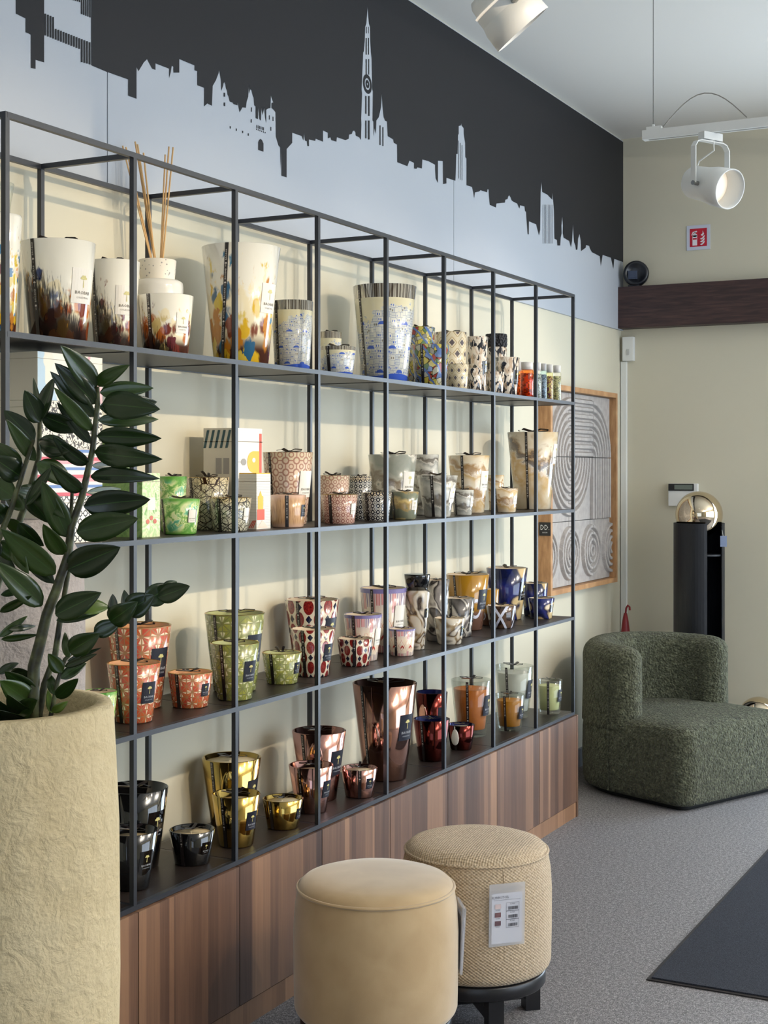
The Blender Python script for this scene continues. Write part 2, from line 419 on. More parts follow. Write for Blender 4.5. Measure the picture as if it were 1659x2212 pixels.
kp = thing('alarm_keypad', 'white alarm keypad with dark display on the back wall', 'keypad', (xat(1478, YB), YB, 1.24))
hw = (xat(1510, YB) - xat(1447, YB)) / 2
box('keypad_body', -hw, hw, -.028, 0, 0, .115, M_white, kp, 0.004)
dp = box('display_panel', -hw + .002, hw - .018, -.032, -.026, .078, .114, plain('display_black', (24, 26, 28), .25), kp)
box('screen', -hw + .034, hw - .024, -.0335, -.0315, .085, .108, plain('lcd_grey_green', (98, 108, 100), .3), dp)

fs = thing('fire_sign', 'square red fire extinguisher sign on a white plate on the wall', 'sign', (xat(1509, YB), YB, 2.607))
box('sign_plate', -.06, .06, -.004, 0, -.063, .063, plain('sign_white', (205, 208, 222), .45), fs)
def flat_y(name, vf, mat, par, off):
    return link(name, mesh(name, [(a, off, b) for a, b in vf[0]], [tuple(reversed(f)) if False else f for f in vf[1]]), mat, par)
flat_y('red_field', rect2(-.044, .044, -.046, .046), plain('sign_red', (190, 22, 48), .45), fs, -.0045)
ext = join([rect2(-.030, -.006, -.040, .012), ell2(-.018, .012, .012, .009, 12), rect2(-.022, -.014, .018, .030), poly2([(-.030, .030), (-.008, .034), (-.006, .028), (-.028, .022)]), poly2([(-.030, .026), (-.036, .014), (-.033, .012), (-.026, .024)])])
fl = join([poly2([(.006 + .002, -.036 + d), (.018, -.040 + d), (.030, -.030 + d), (.034, -.018 + d), (.026, -.022 + d), (.020, -.030 + d), (.012, -.034 + d)]) for d in (0.0, .014, .028)] + [poly2([(.012, .012), (.020, .006), (.030, .016), (.022, .034), (.022, .020)])])
flat_y('sign_pictogram', join([ext, fl]), plain('pictogram_white', (232, 230, 235), .45), fs, -.0049)
flat_y('pictogram_band', rect2(-.028, -.008, -.010, -.002), plain('sign_red', (190, 22, 48), .45), fs, -.0052)

# ------------------------------------------------------------------ shelving
PY = [2.212 + 0.42 * i for i in range(9)]
XF, XBK, T = -2.0, -2.27, 0.006
RZ = [0.425, 0.815, 1.256, 1.696, 2.138]
m = Mat('shelf_frame_dark_steel', 0.38, 0.0, spec=0.6); x, y, z = m.obj()
n = m.noise(m.vec(x, y, z), 900.0, 1.0); m.col((36, 39, 46)).bump(n, 0.05, 0.0005); M_steel = m.m
m = Mat('shelf_board_dark_oak', 0.42); x, y, z = m.obj()
n = m.noise(m.vec(x * 10.0, y * 1.0, z), 9.0, 5.0, 0.5)
m.col(m.ramp(n, [(0.3, (27, 21, 19)), (0.6, (38, 31, 28)), (0.8, (48, 39, 34))])).bump(n, 0.06, 0.002); M_board = m.m
shelf = thing('display_shelf', 'tall dark steel grid shelf with thin dark boards along the left wall', 'shelf', (XF, PY[0], 0.419))
def L(x, y, z): return (x - XF, y - PY[0], z - 0.419)
def lbox(name, x0, x1, y0, y1, z0, z1, mat, par):
    a = L(x0, y0, z0); b = L(x1, y1, z1)
    return box(name, a[0], b[0], a[1], b[1], a[2], b[2], mat, par)
pm = mesh('post', *boxv(-T, T, -T, T, 0, RZ[4] + T - 0.419))
for xx in (XF, XBK):
    for yy in PY: link('post', pm, M_steel, shelf, L(xx, yy, 0.419))
rl = mesh('rail', *boxv(-T, T, 0, PY[8] - PY[0] - 0.0, -T, T))
for zz in RZ:
    link('front_rail', rl, M_steel, shelf, L(XF + 0.0004, PY[0], zz)); link('back_rail', rl, M_steel, shelf, L(XBK, PY[0], zz))
cb = mesh('cross_bar', *boxv(XBK - XF + T, -T, -T, T, -T, T))
for zz in RZ:
    for yy in PY: link('cross_bar', cb, M_steel, shelf, L(XF, yy, zz))
sb = mesh('shelf_board', *boxv(XBK - XF + T, -T + .0002, T + .001, .42 - T - .001, -.004, T + .0005))
for zz in RZ[:4]:
    for yy in PY[:8]: link('shelf_board', sb, M_board, shelf, L(XF, yy, zz))
SZ = [RZ[3] + T + .0005, RZ[2] + T + .0005, RZ[1] + T + .0005, RZ[0] + T + .0005]

# ------------------------------------------------------------------ cabinet under the shelf
def walnut(name, dark, mid, light):
    m = Mat(name, 0.45, spec=0.4); x, y, z = m.obj(); r = m.rnd()
    yy = y + r * 37.0
    cell = m.sepr(m.voro(m.vec(yy, 0.0, 0.0), 13.0, 'F1', 1))
    cell2 = m.sepr(m.voro(m.vec(yy + 9.0, 0.0, 0.0), 7.0, 'F1', 1))
    g = m.noise(m.vec(yy * 26.0, x * 26.0, z * 1.1), 3.0, 6.0, 0.4, 0.6)
    fine = m.noise(m.vec(yy * 160.0, x * 160.0, z * 4.0), 2.0, 2.0)
    t = cell * 0.42 + cell2 * 0.25 + g * 0.30 + fine * 0.10
    return m.col(m.ramp(t, [(0.22, dark), (0.5, mid), (0.85, light)])).bump(fine, 0.05, 0.002).m
M_wal = walnut('cabinet_walnut_staves', (62, 44, 36), (100, 74, 59), (146, 112, 86))
M_pl = walnut('plinth_walnut', (104, 74, 52), (130, 96, 70), (158, 120, 90))
XD = -1.985
cab = thing('base_cabinet', 'long low walnut cabinet with eight doors under the steel shelf', 'cabinet', (-2.14, 3.9, 0))
def cbx(name, x0, x1, y0, y1, z0, z1, mat, bev=0.0, par=None):
    return box(name, x0 + 2.14, x1 + 2.14, y0 - 3.9, y1 - 3.9, z0, z1, mat, par or cab, bev)
cbx('carcass', -2.30, XD - 0.02, 2.206, 5.572, 0.062, 0.4180, plain('carcass_dark', (40, 32, 28), .6))
for i in range(8):
    dm = mesh('door', *boxv(0, 0.018, 0.0016, .4184, 0.064, .4165))
    link('door', dm, M_wal, cab, (XD - 0.018 + 2.14, PY[i] - 3.9, 0))
cbx('end_panel', -2.30, XD, 5.574, 5.592, 0.0, .4175, M_wal)
cbx('plinth', -2.29, XD - 0.004, 2.206, 5.573, 0.0, 0.060, M_pl)

# ------------------------------------------------------------------ framed relief
M_oak = Mat('frame_oak', 0.5); x, y, z = M_oak.obj()
n = M_oak.noise(M_oak.vec(x * 14.0, y * 3.0, z * 3.0), 5.0, 4.0)
M_oak.col(M_oak.ramp(n, [(0.3, (160, 116, 76)), (0.6, (186, 142, 98)), (0.8, (202, 162, 118))])); M_oak = M_oak.m
m = Mat('relief_plaster_grey', 0.8, spec=0.2); x, y, z = m.obj(); n = m.noise(m.vec(x, y, z), 30.0, 4.0)
m.col(m.ramp(n, [(0.3, (160, 154, 149)), (0.7, (178, 172, 167))])); M_rel = m.m
AY0, AZ0, TS = 6.03, 0.885, 0.3
art = thing('relief_artwork', 'square grey plaster relief of concentric arcs in an oak frame', 'artwork', (XW, AY0 + .45, AZ0 + .45))
fx = 0.06
for nm, a in (('frame_side', (0, fx, -.475, -.452, -.475, .475)), ('frame_side', (0, fx, .452, .475, -.475, .475)),
              ('frame_rail', (0, fx, -.452, .452, .452, .475)), ('frame_rail', (0, fx, -.452, .452, -.475, -.452))):
    box(nm, *a, M_oak, art)
box('backing_board', 0, .016, -.452, .452, -.452, .452, plain('backing_grey', (120, 116, 112), .8), art)
def rprof(d):
    return 0.017 * (min(1.0, d / .12) if d < .56 else max(0.0, 1 - (d - .56) / .12) if d < .68 else 0.0)
def ridge(r, rmax, n, r0=0.0):
    if r > rmax or r < r0: return 0.0
    return rprof(((r - r0) / (rmax - r0) * n) % 1.0)
def relief(c, r, a, b):                          # a right, b up within the tile, 0..1
    if r == 2:
        d = math.hypot((a if a < .5 else 1 - a), b - .5)
        return ridge(d, .46, 4, .04)
    if r == 0:
        if c == 0: return ridge(math.hypot(1 - a, b), .97, 8)
        if c == 1: return ridge(b, .97, 8)
        return ridge(math.hypot(a, b), .97, 8)
    if c == 0: return ridge(math.hypot(1 - a, 1 - b), .97, 8)
    if c == 1: return ridge(math.hypot(a, 1 - b), .97, 8)
    return ridge(a, .97, 8)
NG = 80
for r in range(3):
    for c in range(3):
        V, Fc = [], []
        for j in range(NG + 1):
            for i in range(NG + 1):
                a, b = i / NG, j / NG
                V.append((.026 + relief(c, r, a, b), -.449 + c * TS + .0012 + a * (TS - .0036), .45 - (r + 1) * TS + .0012 + b * (TS - .0036)))
        for j in range(NG):
            for i in range(NG):
                k = j * (NG + 1) + i; Fc.append((k, k + 1, k + NG + 2, k + NG + 1))
        nv = len(V); bd = [0, NG, (NG + 1) ** 2 - 1, NG * (NG + 1)]
        for k in bd: V.append((.0165, V[k][1], V[k][2]))
        e = [list(range(0, NG + 1)), [NG + j * (NG + 1) for j in range(NG + 1)], list(range((NG + 1) ** 2 - 1, NG * (NG + 1) - 1, -1)), [NG * (NG + 1) - j * (NG + 1) for j in range(NG + 1)]]
        for q in range(4): Fc.append(tuple([nv + q] + [nv + (q + 1) % 4] + list(reversed(e[q]))) if False else tuple(reversed(e[q])) + (nv + q, nv + (q + 1) % 4))
        link('relief_tile', mesh('relief_tile', V, Fc, False), M_rel, art)
tg = box('brand_tag', .006, fx, -.4785, -.4755, -.205, -.145, plain('tag_black', (26, 25, 27), .5), art)
def flat_x(name, vf, mat, par, off):
    return link(name, mesh(name, [(off, a, b) for a, b in vf[0]], vf[1]), mat, par)
flat_y('tag_lettering', join([tf2(text2('DD.'), .0185, .023, .033, -.169), tf2(text2('DESIGN'), .005, .005, .033, -.191)]), plain('tag_print_white', (235, 235, 232), .5), tg, -.4789)

# ------------------------------------------------------------------ spotlights and tracks
M_lamp = plain('lamp_white_metal', (222, 222, 218), 0.4)
m = Mat('lamp_diffuser', 0.4); m.col((240, 236, 228)); m.put('Emission Color', sl((255, 236, 210))); m.put('Emission Strength', 0.55); M_diff = m.m
def spot_lamp(top, dirv, label, power=0.0, cone=60, col=(1.0, 0.86, 0.66), R=0.078, Ln=0.21, lit=True, blend=.6, soft=.03):
    top = Vector(top); d = Vector(dirv).normalized()
    t = thing('track_spotlight', label, 'spotlight', tuple(top))
    c = Vector((0, 0, -0.178))
    hz = Vector((d.x, d.y, 0)).normalized(); sd = Vector((-hz.y, hz.x, 0))
    box('track_adapter', -.045, .045, -.014, .014, -.025, 0, M_lamp, t, rot=(0, 0, math.atan2(sd.y, sd.x)))
    yw = R + .014
    pts = [c + sd * yw, c + sd * yw + Vector((0, 0, .125)), c + sd * (yw - .012) + Vector((0, 0, .142)), c + sd * (yw - .03) + Vector((0, 0, .148)),
           c - sd * (yw - .03) + Vector((0, 0, .148)), c - sd * (yw - .012) + Vector((0, 0, .142)), c - sd * yw + Vector((0, 0, .125)), c - sd * yw]
    link('yoke', mesh('yoke', *strip(pts, hz, .022, .004)), M_lamp, t)
    link('swivel', mesh('swivel', *tube([c + Vector((0, 0, .146)), Vector((0, 0, -.02))], .009)), M_lamp, t)
    q = d.to_track_quat('Z', 'Y').to_euler()
    e = Ln / 2
    me = lathe([(0, -e), (R * .72, -e), (R * .82, -e + .012), (R * .86, -e * .2), (R * .9, 0), (R * .97, e * .3), (R, e), (R - .004, e), (R - .006, e - .02), (R * .9, e - .075)], 40, name='lamp_housing')
    hsg = link('lamp_housing', me, M_lamp, t, c, q)
    me = lathe([(0, e - .055), (R * .5, e - .06), (R * .91, e - .076), (R * .91, e - .08), (0, e - .08)], 32, name='diffuser')
    link('diffuser', me, M_diff if lit else plain('diffuser_unlit', (200, 198, 190), .4), hsg)
    for s_ in (1, -1):
        link('pivot_screw', mesh('pivot_screw', *tube([c + sd * (R * .85) * s_, c + sd * (yw + .005) * s_], .008)), plain('screw_grey', (150, 150, 148), .3, .8), t)
    link('power_cord', mesh('power_cord', *tube([Vector((.01, 0, -.02)), Vector((.012, 0, -.06)), c - d * e * .6 + Vector((0, 0, .075)), c - d * e * .8 + Vector((0, 0, R * .5))], .0025)), M_lamp, t)
    if power:
        l = bpy.data.lights.new('spot_beam', 'SPOT'); l.energy = power; l.color = col; l.spot_size = math.radians(cone); l.spot_blend = blend; l.shadow_soft_size = soft
        o = bpy.data.objects.new('spot_beam', l); COL.objects.link(o); o.parent = t; o.location = c + d * (e + .02); o.rotation_euler = d.to_track_quat('-Z', 'Y').to_euler()
    return t
def track(p0, p1, label, wires):
    p0, p1 = Vector(p0), Vector(p1); d = (p1 - p0); ln = d.length; a = math.atan2(d.y, d.x)
    t = thing('light_track', label, 'light track', tuple(p0), a)
    box('track_profile', 0, ln, -.017, .017, 0, .032, M_lamp, t)
    box('track_slot', .02, ln - .01, -.006, .006, -.0008, .0, plain('slot_grey', (150, 148, 140), .6), t)
    for w in wires:
        link('suspension_wire', mesh('suspension_wire', *tube([(w, 0, .03), (w, 0, ZC - p0.z)], .0013, 6)), plain('wire_grey', (120, 120, 118), .35, .8), t)
        link('wire_clamp', mesh('wire_clamp', *join([tube([(w, 0, .03), (w, 0, .052)], .006, 8), boxv(w - .022, w + .03, -.01, .01, .032, .044)])), M_lamp, t)
    return t
ZTK = 2.75
ZT2 = 2.575
bt = track((-1.485, 4.86, ZT2), (2.2, 4.86, ZT2), 'white ceiling light track hanging on a wire near the back wall', (.035, 2.0, 3.8))
link('feed_cable', mesh('feed_cable', *tube([(.07 + .29 * k / 12, 0, .04 + .10 * math.sin(PI * k / 12)) for k in range(13)], .002, 6)), plain('cable_grey', (140, 136, 128), .5), bt)
ndir = tuple(RT * .54 - FW * .80 + Vector((0, 0, -.30)))
spot_lamp((-1.249, 4.86, ZT2), ndir, 'large white spotlight on the back track facing the room', 10, 70, (1, .9, .76), R=.068, Ln=.185)
pc = unproj(1093, 27, 2.98)
track((-1.6, pc.y, pc.z + .185), (2.6, pc.y, pc.z + .185), 'white light track above the spotlight at the top edge', (.3, 3.0))
spot_lamp((pc.x, pc.y, pc.z + .185), tuple(RT * .65 + FW * .12 + Vector((0, 0, -.74))), 'white cylinder spotlight seen side-on at the top of the picture', 20, 60, (1, .9, .76), R=.068, Ln=.11)
track((0.6, 1.6, ZTK + .05), (0.6, 6.6, ZTK + .05), 'white light track running along the room facing the shelf', (.4, 4.6))
WARM = (1.0, 0.84, 0.62)
for yy, ty, pw, cl in ((2.45, 2.55, 122, (1.0, .80, .54)), (3.45, 3.45, 86, WARM), (4.4, 4.4, 86, (1.0, .84, .66)), (5.35, 5.4, 104, (1, .86, .72))):
    tgt = Vector((-2.1, ty, 1.36)); src = Vector((0.6, yy, ZTK - .135))
    spot_lamp((0.6, yy, ZTK + .05), tuple(tgt - src), 'white spotlight aimed at the shelf from the side track, %s' % {2.45: 'nearest the planters', 3.45: 'level with the stools', 4.4: 'level with the shelf middle', 5.35: 'nearest the armchair'}[yy], pw, 46, cl, blend=.45, soft=.02)

# added lamps out of view, put in to brighten the ceiling
for k_, (ux, uy) in enumerate(((2.0, 2.6), (2.0, 5.6))):
    ul = thing('ceiling_fill_lamp', 'added unseen fill lamp brightening the ceiling, %s' % ('nearer the shop front' if k_ == 0 else 'nearer the back wall'), 'lamp', (ux, uy, 2.62))
    box('fill_lamp_housing', -.05, .05, -.6, .6, 0, .05, M_lamp, ul)
    for q in (-.5, .5): link('suspension_wire', mesh('suspension_wire', *tube([(0, q, .05), (0, q, ZC - 2.62)], .0013, 6)), plain('wire_grey', (120, 120, 118), .35, .8), ul)
    l = bpy.data.lights.new('ceiling_fill', 'AREA'); l.shape = 'RECTANGLE'; l.size = .08; l.size_y = 1.15; l.energy = 150; l.color = (1, .93, .84)
    o = bpy.data.objects.new('ceiling_fill', l); COL.objects.link(o); o.parent = ul; o.location = (0, 0, .056); o.rotation_euler = (PI, 0, 0)

# ------------------------------------------------------------------ floor mat
mc = on_floor(1396, 2118)
m = Mat('doormat_charcoal', 0.95, spec=0.15); x, y, z = m.obj(); n = m.noise(m.vec(x, y, z), 420.0, 2.0)
m.col(m.ramp(n, [(0.3, (28, 30, 36)), (0.7, (62, 65, 74))])).bump(n, 0.6, 0.004); M_mat = m.m
mt = thing('entrance_mat', 'large charcoal entrance mat on the speckled floor', 'mat', (mc.x, mc.y, 0))
box('mat_pile', .012, 2.2, .012, 2.6, 0.001, .008, M_mat, mt)
box('mat_border', 0, 2.212, 0, 2.612, 0.0005, .004, plain('mat_rubber', (30, 24, 22), .7), mt)

# ------------------------------------------------------------------ poufs
def fabric(name, c1, c2, scale, bs, sheen=0.0):
    m = Mat(name, 0.9, spec=0.2, sheen=sheen); x, y, z = m.obj(); v = m.vec(x, y, z)
    n = m.noise(v, scale, 3.0, 0.3, 0.6); b = m.noise(v, 6.0, 3.0)
    m.col(m.ramp(n * .5 + b * .5, [(0.3, c1), (0.7, c2)])).bump(n, bs, 0.004); return m.m
m = Mat('velvet_sand', 0.75, spec=0.2, sheen=0.6); x, y, z = m.obj(); v = m.vec(x, y, z); b = m.noise(v, 11.0, 3.0, .3)
m.col(m.ramp(b, [(0.3, (182, 154, 114)), (0.7, (196, 169, 129))])).bump(m.noise(v, 500.0, 2.0), .15, .001); M_velvet = m.m
m = Mat('woven_beige', 0.95, spec=0.15, sheen=.2); x, y, z = m.obj()
a = (x * 1.0).atan2(y * 1.0)
wv = ((a * 110.0).sin() * (z * 800.0).sin()); nz = m.noise(m.vec(x, y, z), 170.0, 3.0)
m.col(m.ramp(nz * .6 + wv * .12 + .2, [(0.32, (160, 138, 110)), (0.5, (194, 172, 142)), (0.68, (216, 196, 168))])).bump(wv * .5 + nz, .55, .004); M_woven = m.m
m = Mat('woven_beige_seat', 0.95, spec=0.15, sheen=.2); x, y, z = m.obj()
wv = ((x * 620.0 + y * 300.0).sin() * (y * 620.0 - x * 300.0).sin()); nz = m.noise(m.vec(x, y, z), 170.0, 3.0)
m.col(m.ramp(nz * .6 + wv * .12 + .2, [(0.32, (160, 138, 110)), (0.5, (194, 172, 142)), (0.68, (216, 196, 168))])).bump(wv * .5 + nz, .55, .004); M_woven2 = m.m
M_blk = plain('black_lacquered_wood', (20, 20, 24), 0.35)
def pouf(u, vs, label, mat, tagdir=None):
    d = F * (CZ - .43) / (vs - HOR); p = unproj(u, vs, d)
    t = thing('pouf', label, 'pouf', (p.x, p.y, 0), YAW)
    prof = [(0, .128), (.15, .128)] + arc(.165, .158, .03, -PI / 2, -.15, 4) + [(.1965, .25), (.1970, .33), (.1935, .39), (.186, .43)]
    link('pouf_body', lathe(prof, 64, name='pouf_body'), mat, t)
    prof = [(.186, .4302), (.182, .440), (.172, .449), (.150, .4565), (.10, .461), (0, .463)]
    link('seat_cover', lathe(prof, 64, name='seat_cover'), M_woven2 if mat is M_woven else mat, t)
    prof = [(.1865 + .0042 * math.cos(q), .431 + .0042 * math.sin(q)) for q in [2 * PI * k / 8 for k in range(9)]]
    link('piping', lathe(prof, 64, name='piping'), mat, t)
    sa = -1.27 if mat is M_woven else .35
    link('side_seam', mesh('side_seam', *tube([(.1952 * math.cos(sa) * f_, .1952 * math.sin(sa) * f_, z_) for f_, z_ in ((.955, .43), (.994, .39), (1.009, .33), (1.007, .25), (.99, .16))], .0016, 6)), mat, t)
    link('base_ring', lathe([(.13, .092), (.178, .092), (.181, .096), (.181, .124), (.178, .1275), (.13, .1275), (.13, .092)], 48, name='base_ring'), M_blk, t)
    lg = mesh('leg', *boxv(-.02, .02, -.02, .02, 0, .0925))
    for k in range(4):
        a = PI / 4 + k * PI / 2 - .55
        link('leg', lg, M_blk, t, (.150 * math.cos(a), .150 * math.sin(a), 0), (0, 0, a))
    for k in range(2):
        a = PI / 4 + k * PI / 2 - .55
        box('cross_stretcher', -.13, .13, -.014, .014, .03 - .0005 * k, .058 - .0005 * k, M_blk, t, rot=(0, 0, a))
    return t
pf1 = pouf(812, 1914, 'sand velvet round pouf, the nearer of the two poufs', M_velvet)
pf2 = pouf(1029, 1833, 'beige woven round pouf on a black ring base with a price tag', M_woven)
m = Mat('clear_pouch', 0.15); m.col((222, 222, 226)); m.put('Alpha', 0.35); M_pouch = m.m
M_paper = plain('tag_paper', (226, 224, 230), .6)
def swatch_card(par, ang, rad, z1, face=True, tilt=0.0):
    """price card in a clear pouch hanging on a pouf; local frame: x right, z up, facing outward"""
    hd = bpy.data.objects.new('price_card', None)
    me = mesh('price_card', *boxv(-.041, .041, -.0012, 0, -.150, -.024))
    c = link('price_card', me, M_paper, par, (rad * math.cos(ang), rad * math.sin(ang), z1), (tilt, 0, ang + PI / 2)); bpy.data.objects.remove(hd)
    box('card_pouch', -.048, .048, -.0022, .0006, -.156, 0, M_pouch, c)
    if not face: return c
    def pr(name, vf, mat, off=-.0026): return flat_y(name, vf, mat, c, off)
    blk = plain('card_print_black', (45, 42, 48), .6)
    pr('card_title', join([tf2(text2('FLYNN STOEL'), .0052, .0062, -.0185, -.034), rect2(-.036, .036, -.0405, -.0400)]), blk)
    for k, cc in enumerate(((206, 186, 184), (112, 78, 80), (92, 66, 72))):
        z0 = -.062 - k * .021
        pr('colour_swatch', rect2(-.033, -.017, z0, z0 + .012), plain('swatch_%d' % k, cc, .6))
        P = [tf2(text2('FLYNN'), .0026, .0028, -.025, z0 - .003)]
        x0, x1, y0, y1 = -.003, .032, z0 - .007, z0 + .014
        P += [rect2(x0, x1, y0, y0 + .0006), rect2(x0, x1, y1 - .0006, y1), rect2(x0, x0 + .0006, y0, y1), rect2(x1 - .0006, x1, y0, y1)]
        P += [tf2(text2('FLYNN'), .003, .003, .0145, z0 + .010)]
        q = .003
        random.seed(k)
        while q < .027:
            w_ = random.choice((.0006, .001, .0016)); P.append(rect2(q, q + w_, z0 - .004, z0 + .004)); q += w_ + random.choice((.0006, .001))
        pr('card_barcode', join(P), blk)
    return c
swatch_card(pf2, -1.25 , .2035, .395, True, 0.03)
swatch_card(pf1, .12, .201, .385, False, 0.04); swatch_card(pf1, .10, .2045, .383, False, 0.05); swatch_card(pf1, .14, .208, .381, False, 0.06)

# ------------------------------------------------------------------ armchair
m = Mat('green_boucle', 1.0, spec=0.1, sheen=.12); x, y, z = m.obj(); v = m.vec(x, y, z)
vo = m.voro(v, 105.0); nz = m.noise(v, 62.0, 4.0, 0.8, 0.65)
h_ = nz * .8 - vo * .5
m.col(m.ramp(nz, [(0.3, (52, 53, 40)), (0.5, (82, 84, 66)), (0.7, (118, 120, 98))])).bump(h_, 1.0, .02); M_bou = m.m
fv = Vector((.917, -.40, 0)); sv = Vector((.40, .917, 0))
N_ = Vector((-1.60, 5.81, 0)); O_ = N_ - fv * .36 + sv * .375
ch = thing('armchair', 'low green boucle armchair with a curved wraparound back in the corner', 'armchair', tuple(O_), math.atan2(fv.y, fv.x))
def foot(ins, rc=.085, n=7):
    w_ = .375 - ins; xf = .36 - ins; r = max(rc - ins, .01); P = []
    for k in range(n + 1):
        a = -PI / 2 + PI / 2 * k / n; P.append((xf - r + r * math.cos(a), -w_ + r + r * math.sin(a)))
    for k in range(n + 1):
        a = PI / 2 * k / n; P.append((xf - r + r * math.cos(a), w_ - r + r * math.sin(a)))
    for k in range(6): P.append((xf - r - (xf - r + .05) * (k + 1) / 7, w_))
    for k in range(25):
        a = PI / 2 + PI * k / 24; P.append((-.05 + w_ * math.cos(a), w_ * math.sin(a)))
    for k in range(6): P.append((-.05 + (xf - r + .05) * (k + 1) / 7, -w_))
    return P
def loft(rings, cap=True):
    V, Fc = [], []; n = len(rings[0][0])
    for P, z in rings: V += [(a, b, z) for a, b in P]
    for j in range(len(rings) - 1):
        for k in range(n): Fc.append((j * n + k, j * n + (k + 1) % n, (j + 1) * n + (k + 1) % n, (j + 1) * n + k))
    if cap:
        Fc.append(tuple(range(n - 1, -1, -1))); V.append((.03, 0, rings[-1][1])); c = len(V) - 1
        for k in range(n): Fc.append(((len(rings) - 1) * n + k, (len(rings) - 1) * n + (k + 1) % n, c))
    return V, Fc
link('seat_base', mesh('seat_base', *loft([(foot(.030), .018), (foot(.010), .026), (foot(.004), .05), (foot(0), .14), (foot(.002), .27), (foot(.008), .315), (foot(.022), .338), (foot(.05), .350), (foot(.10), .357), (foot(.18), .362)]), True), M_bou, ch)
link('plinth', mesh('plinth', *loft([(foot(.045), 0), (foot(.045), .02)]), True), plain('plinth_black', (14, 14, 14), .8), ch)
# swept back
path = [(-.03 - .02 * k / 3, -.300) for k in range(3)] + [(-.05 + .300 * math.cos(a), .300 * math.sin(a)) for a in [-PI / 2 - PI * k / 28 for k in range(29)]] + [(-.05 + .02 * (k + 1) / 3, .300) for k in range(3)]
for s_, e_ in ((0, -1), (-1, 1)):
    pass
ends = [(.07, 1.0), (.0, 1.0)]
def section(sc, drop):
    hw_, zt = .0725 * sc, .665 - drop; rr = .068 * sc
    P = [(hw_, .30), (hw_ + .002 * sc, .45), (hw_, zt - rr)] + [(hw_ - rr + rr * math.cos(a), zt - rr + rr * math.sin(a)) for a in [PI / 2 * k / 5 for k in range(1, 6)]] + \
        [(-hw_ + rr - rr * math.sin(a), zt - rr + rr * math.cos(a)) for a in [PI / 2 * k / 5 for k in range(0, 5)]] + [(-hw_, zt - rr), (-hw_ + .0, .45), (-hw_ - .004, .30)]
    return P
full = []
for k in range(5):
    a = PI / 2 * k / 5; full.append(((-.03 + .075 * math.cos(a), -.300), max(math.sin(a), .12), .06 * (1 - math.sin(a)) ** 1.2 + .012))
full += [(p, 1.0, .010 * abs(i - 17) / 17) for i, p in enumerate(path)]
for k in range(5):
    a = PI / 2 * (4 - k) / 5; full.append(((-.03 + .075 * math.cos(a), .300), max(math.sin(a), .12), .06 * (1 - math.sin(a)) ** 1.2 + .012))
V, Fc = [], []; ns = None
for i, (p, sc, dr) in enumerate(full):
    a_ = full[max(i - 1, 0)][0]; b_ = full[min(i + 1, len(full) - 1)][0]
    t_ = Vector((b_[0] - a_[0], b_[1] - a_[1], 0)).normalized(); nn = Vector((-t_.y, t_.x, 0)) * -1
    S = section(sc, dr); ns = len(S)
    for o_, z_ in S: V.append((p[0] - nn.x * -o_, p[1] - nn.y * -o_, z_))
for i in range(len(full) - 1):
    for k in range(ns - 1): Fc.append((i * ns + k, (i + 1) * ns + k, (i + 1) * ns + k + 1, i * ns + k + 1))
Fc.append(tuple(range(ns))); Fc.append(tuple(reversed(range((len(full) - 1) * ns, len(full) * ns))))
link('backrest', mesh('backrest', V, Fc, True), M_bou, ch)
link('side_seam', mesh('side_seam', *tube([(-.06, -.3765, .03), (-.06, -.3785, .14), (-.06, -.377, .30), (-.06, -.3775, .45), (-.06, -.374, .60)], .003, 6)), M_bou, ch)

# ------------------------------------------------------------------ globe lamps
m = Mat('smoked_mirror_glass', 0.03, 1.0); m.col((222, 205, 178)); M_globe = m.m
M_lampbk = plain('lamp_black_steel', (22, 24, 30), 0.42, 0.2)
def globe_lamp(x, y, h, R, label, gz):
    t = thing('globe_floor_lamp', label, 'floor lamp', (x, y, 0))
    ca = math.atan2(-y, -x)                       # direction to the camera side
    g0, g1 = ca + math.radians(18), ca + math.radians(62)
    n = 48; V, Fc = [], []
    for k in range(n + 1):
        a = g1 + (2 * PI - (g1 - g0)) * k / n
        for r, z in ((R, 0.0), (R, h), (R - .004, h), (R - .004, 0.0)): V.append((r * math.cos(a), r * math.sin(a), z))
    for k in range(n):
        for j in range(4): Fc.append((k * 4 + j, (k + 1) * 4 + j, (k + 1) * 4 + (j + 1) % 4, k * 4 + (j + 1) % 4))
    Fc.append((0, 1, 2, 3)); Fc.append(tuple(n * 4 + j for j in (3, 2, 1, 0)))
    me = mesh('lamp_tube', V, Fc); link('lamp_tube', me, M_lampbk, t)
    link('base_plate', lathe([(0, .001), (R - .006, .001), (R - .006, .012), (0, .012)], 40, name='base_plate'), M_lampbk, t)
    if h > .5:
        link('socket_plate', lathe([(0, h - .16), (R - .006, h - .16), (R - .006, h - .15), (0, h - .15)], 40, name='socket_plate'), M_lampbk, t)
        box('cord_switch', -.012, .012, -.012, .012, h - .235, h - .16, M_black, t, loc=(.045 * math.cos(g0 + .3), .045 * math.sin(g0 + .3), 0))
    gr = R - .008
    link('globe', lathe([(gr * math.sin(PI * k / 20), -gr * math.cos(PI * k / 20)) for k in range(21)], 40, name='globe'), M_globe, t, (0, 0, gz))
    return t
lp = globe_lamp(xat(1510, 6.93), 6.93, 1.165, .123, 'tall black tube floor lamp with a mirrored globe behind the armchair', 1.165 + .04)
tgp = Vector((.118 * math.cos(math.atan2(-6.93, 1.86) + 1.1), .118 * math.sin(math.atan2(-6.93, 1.86) + 1.1), 1.15))
link('tag_string', mesh('tag_string', *tube([tgp, tgp + Vector((.012, -.008, -.05))], .001, 5)), plain('string_white', (220, 218, 210), .7), lp)
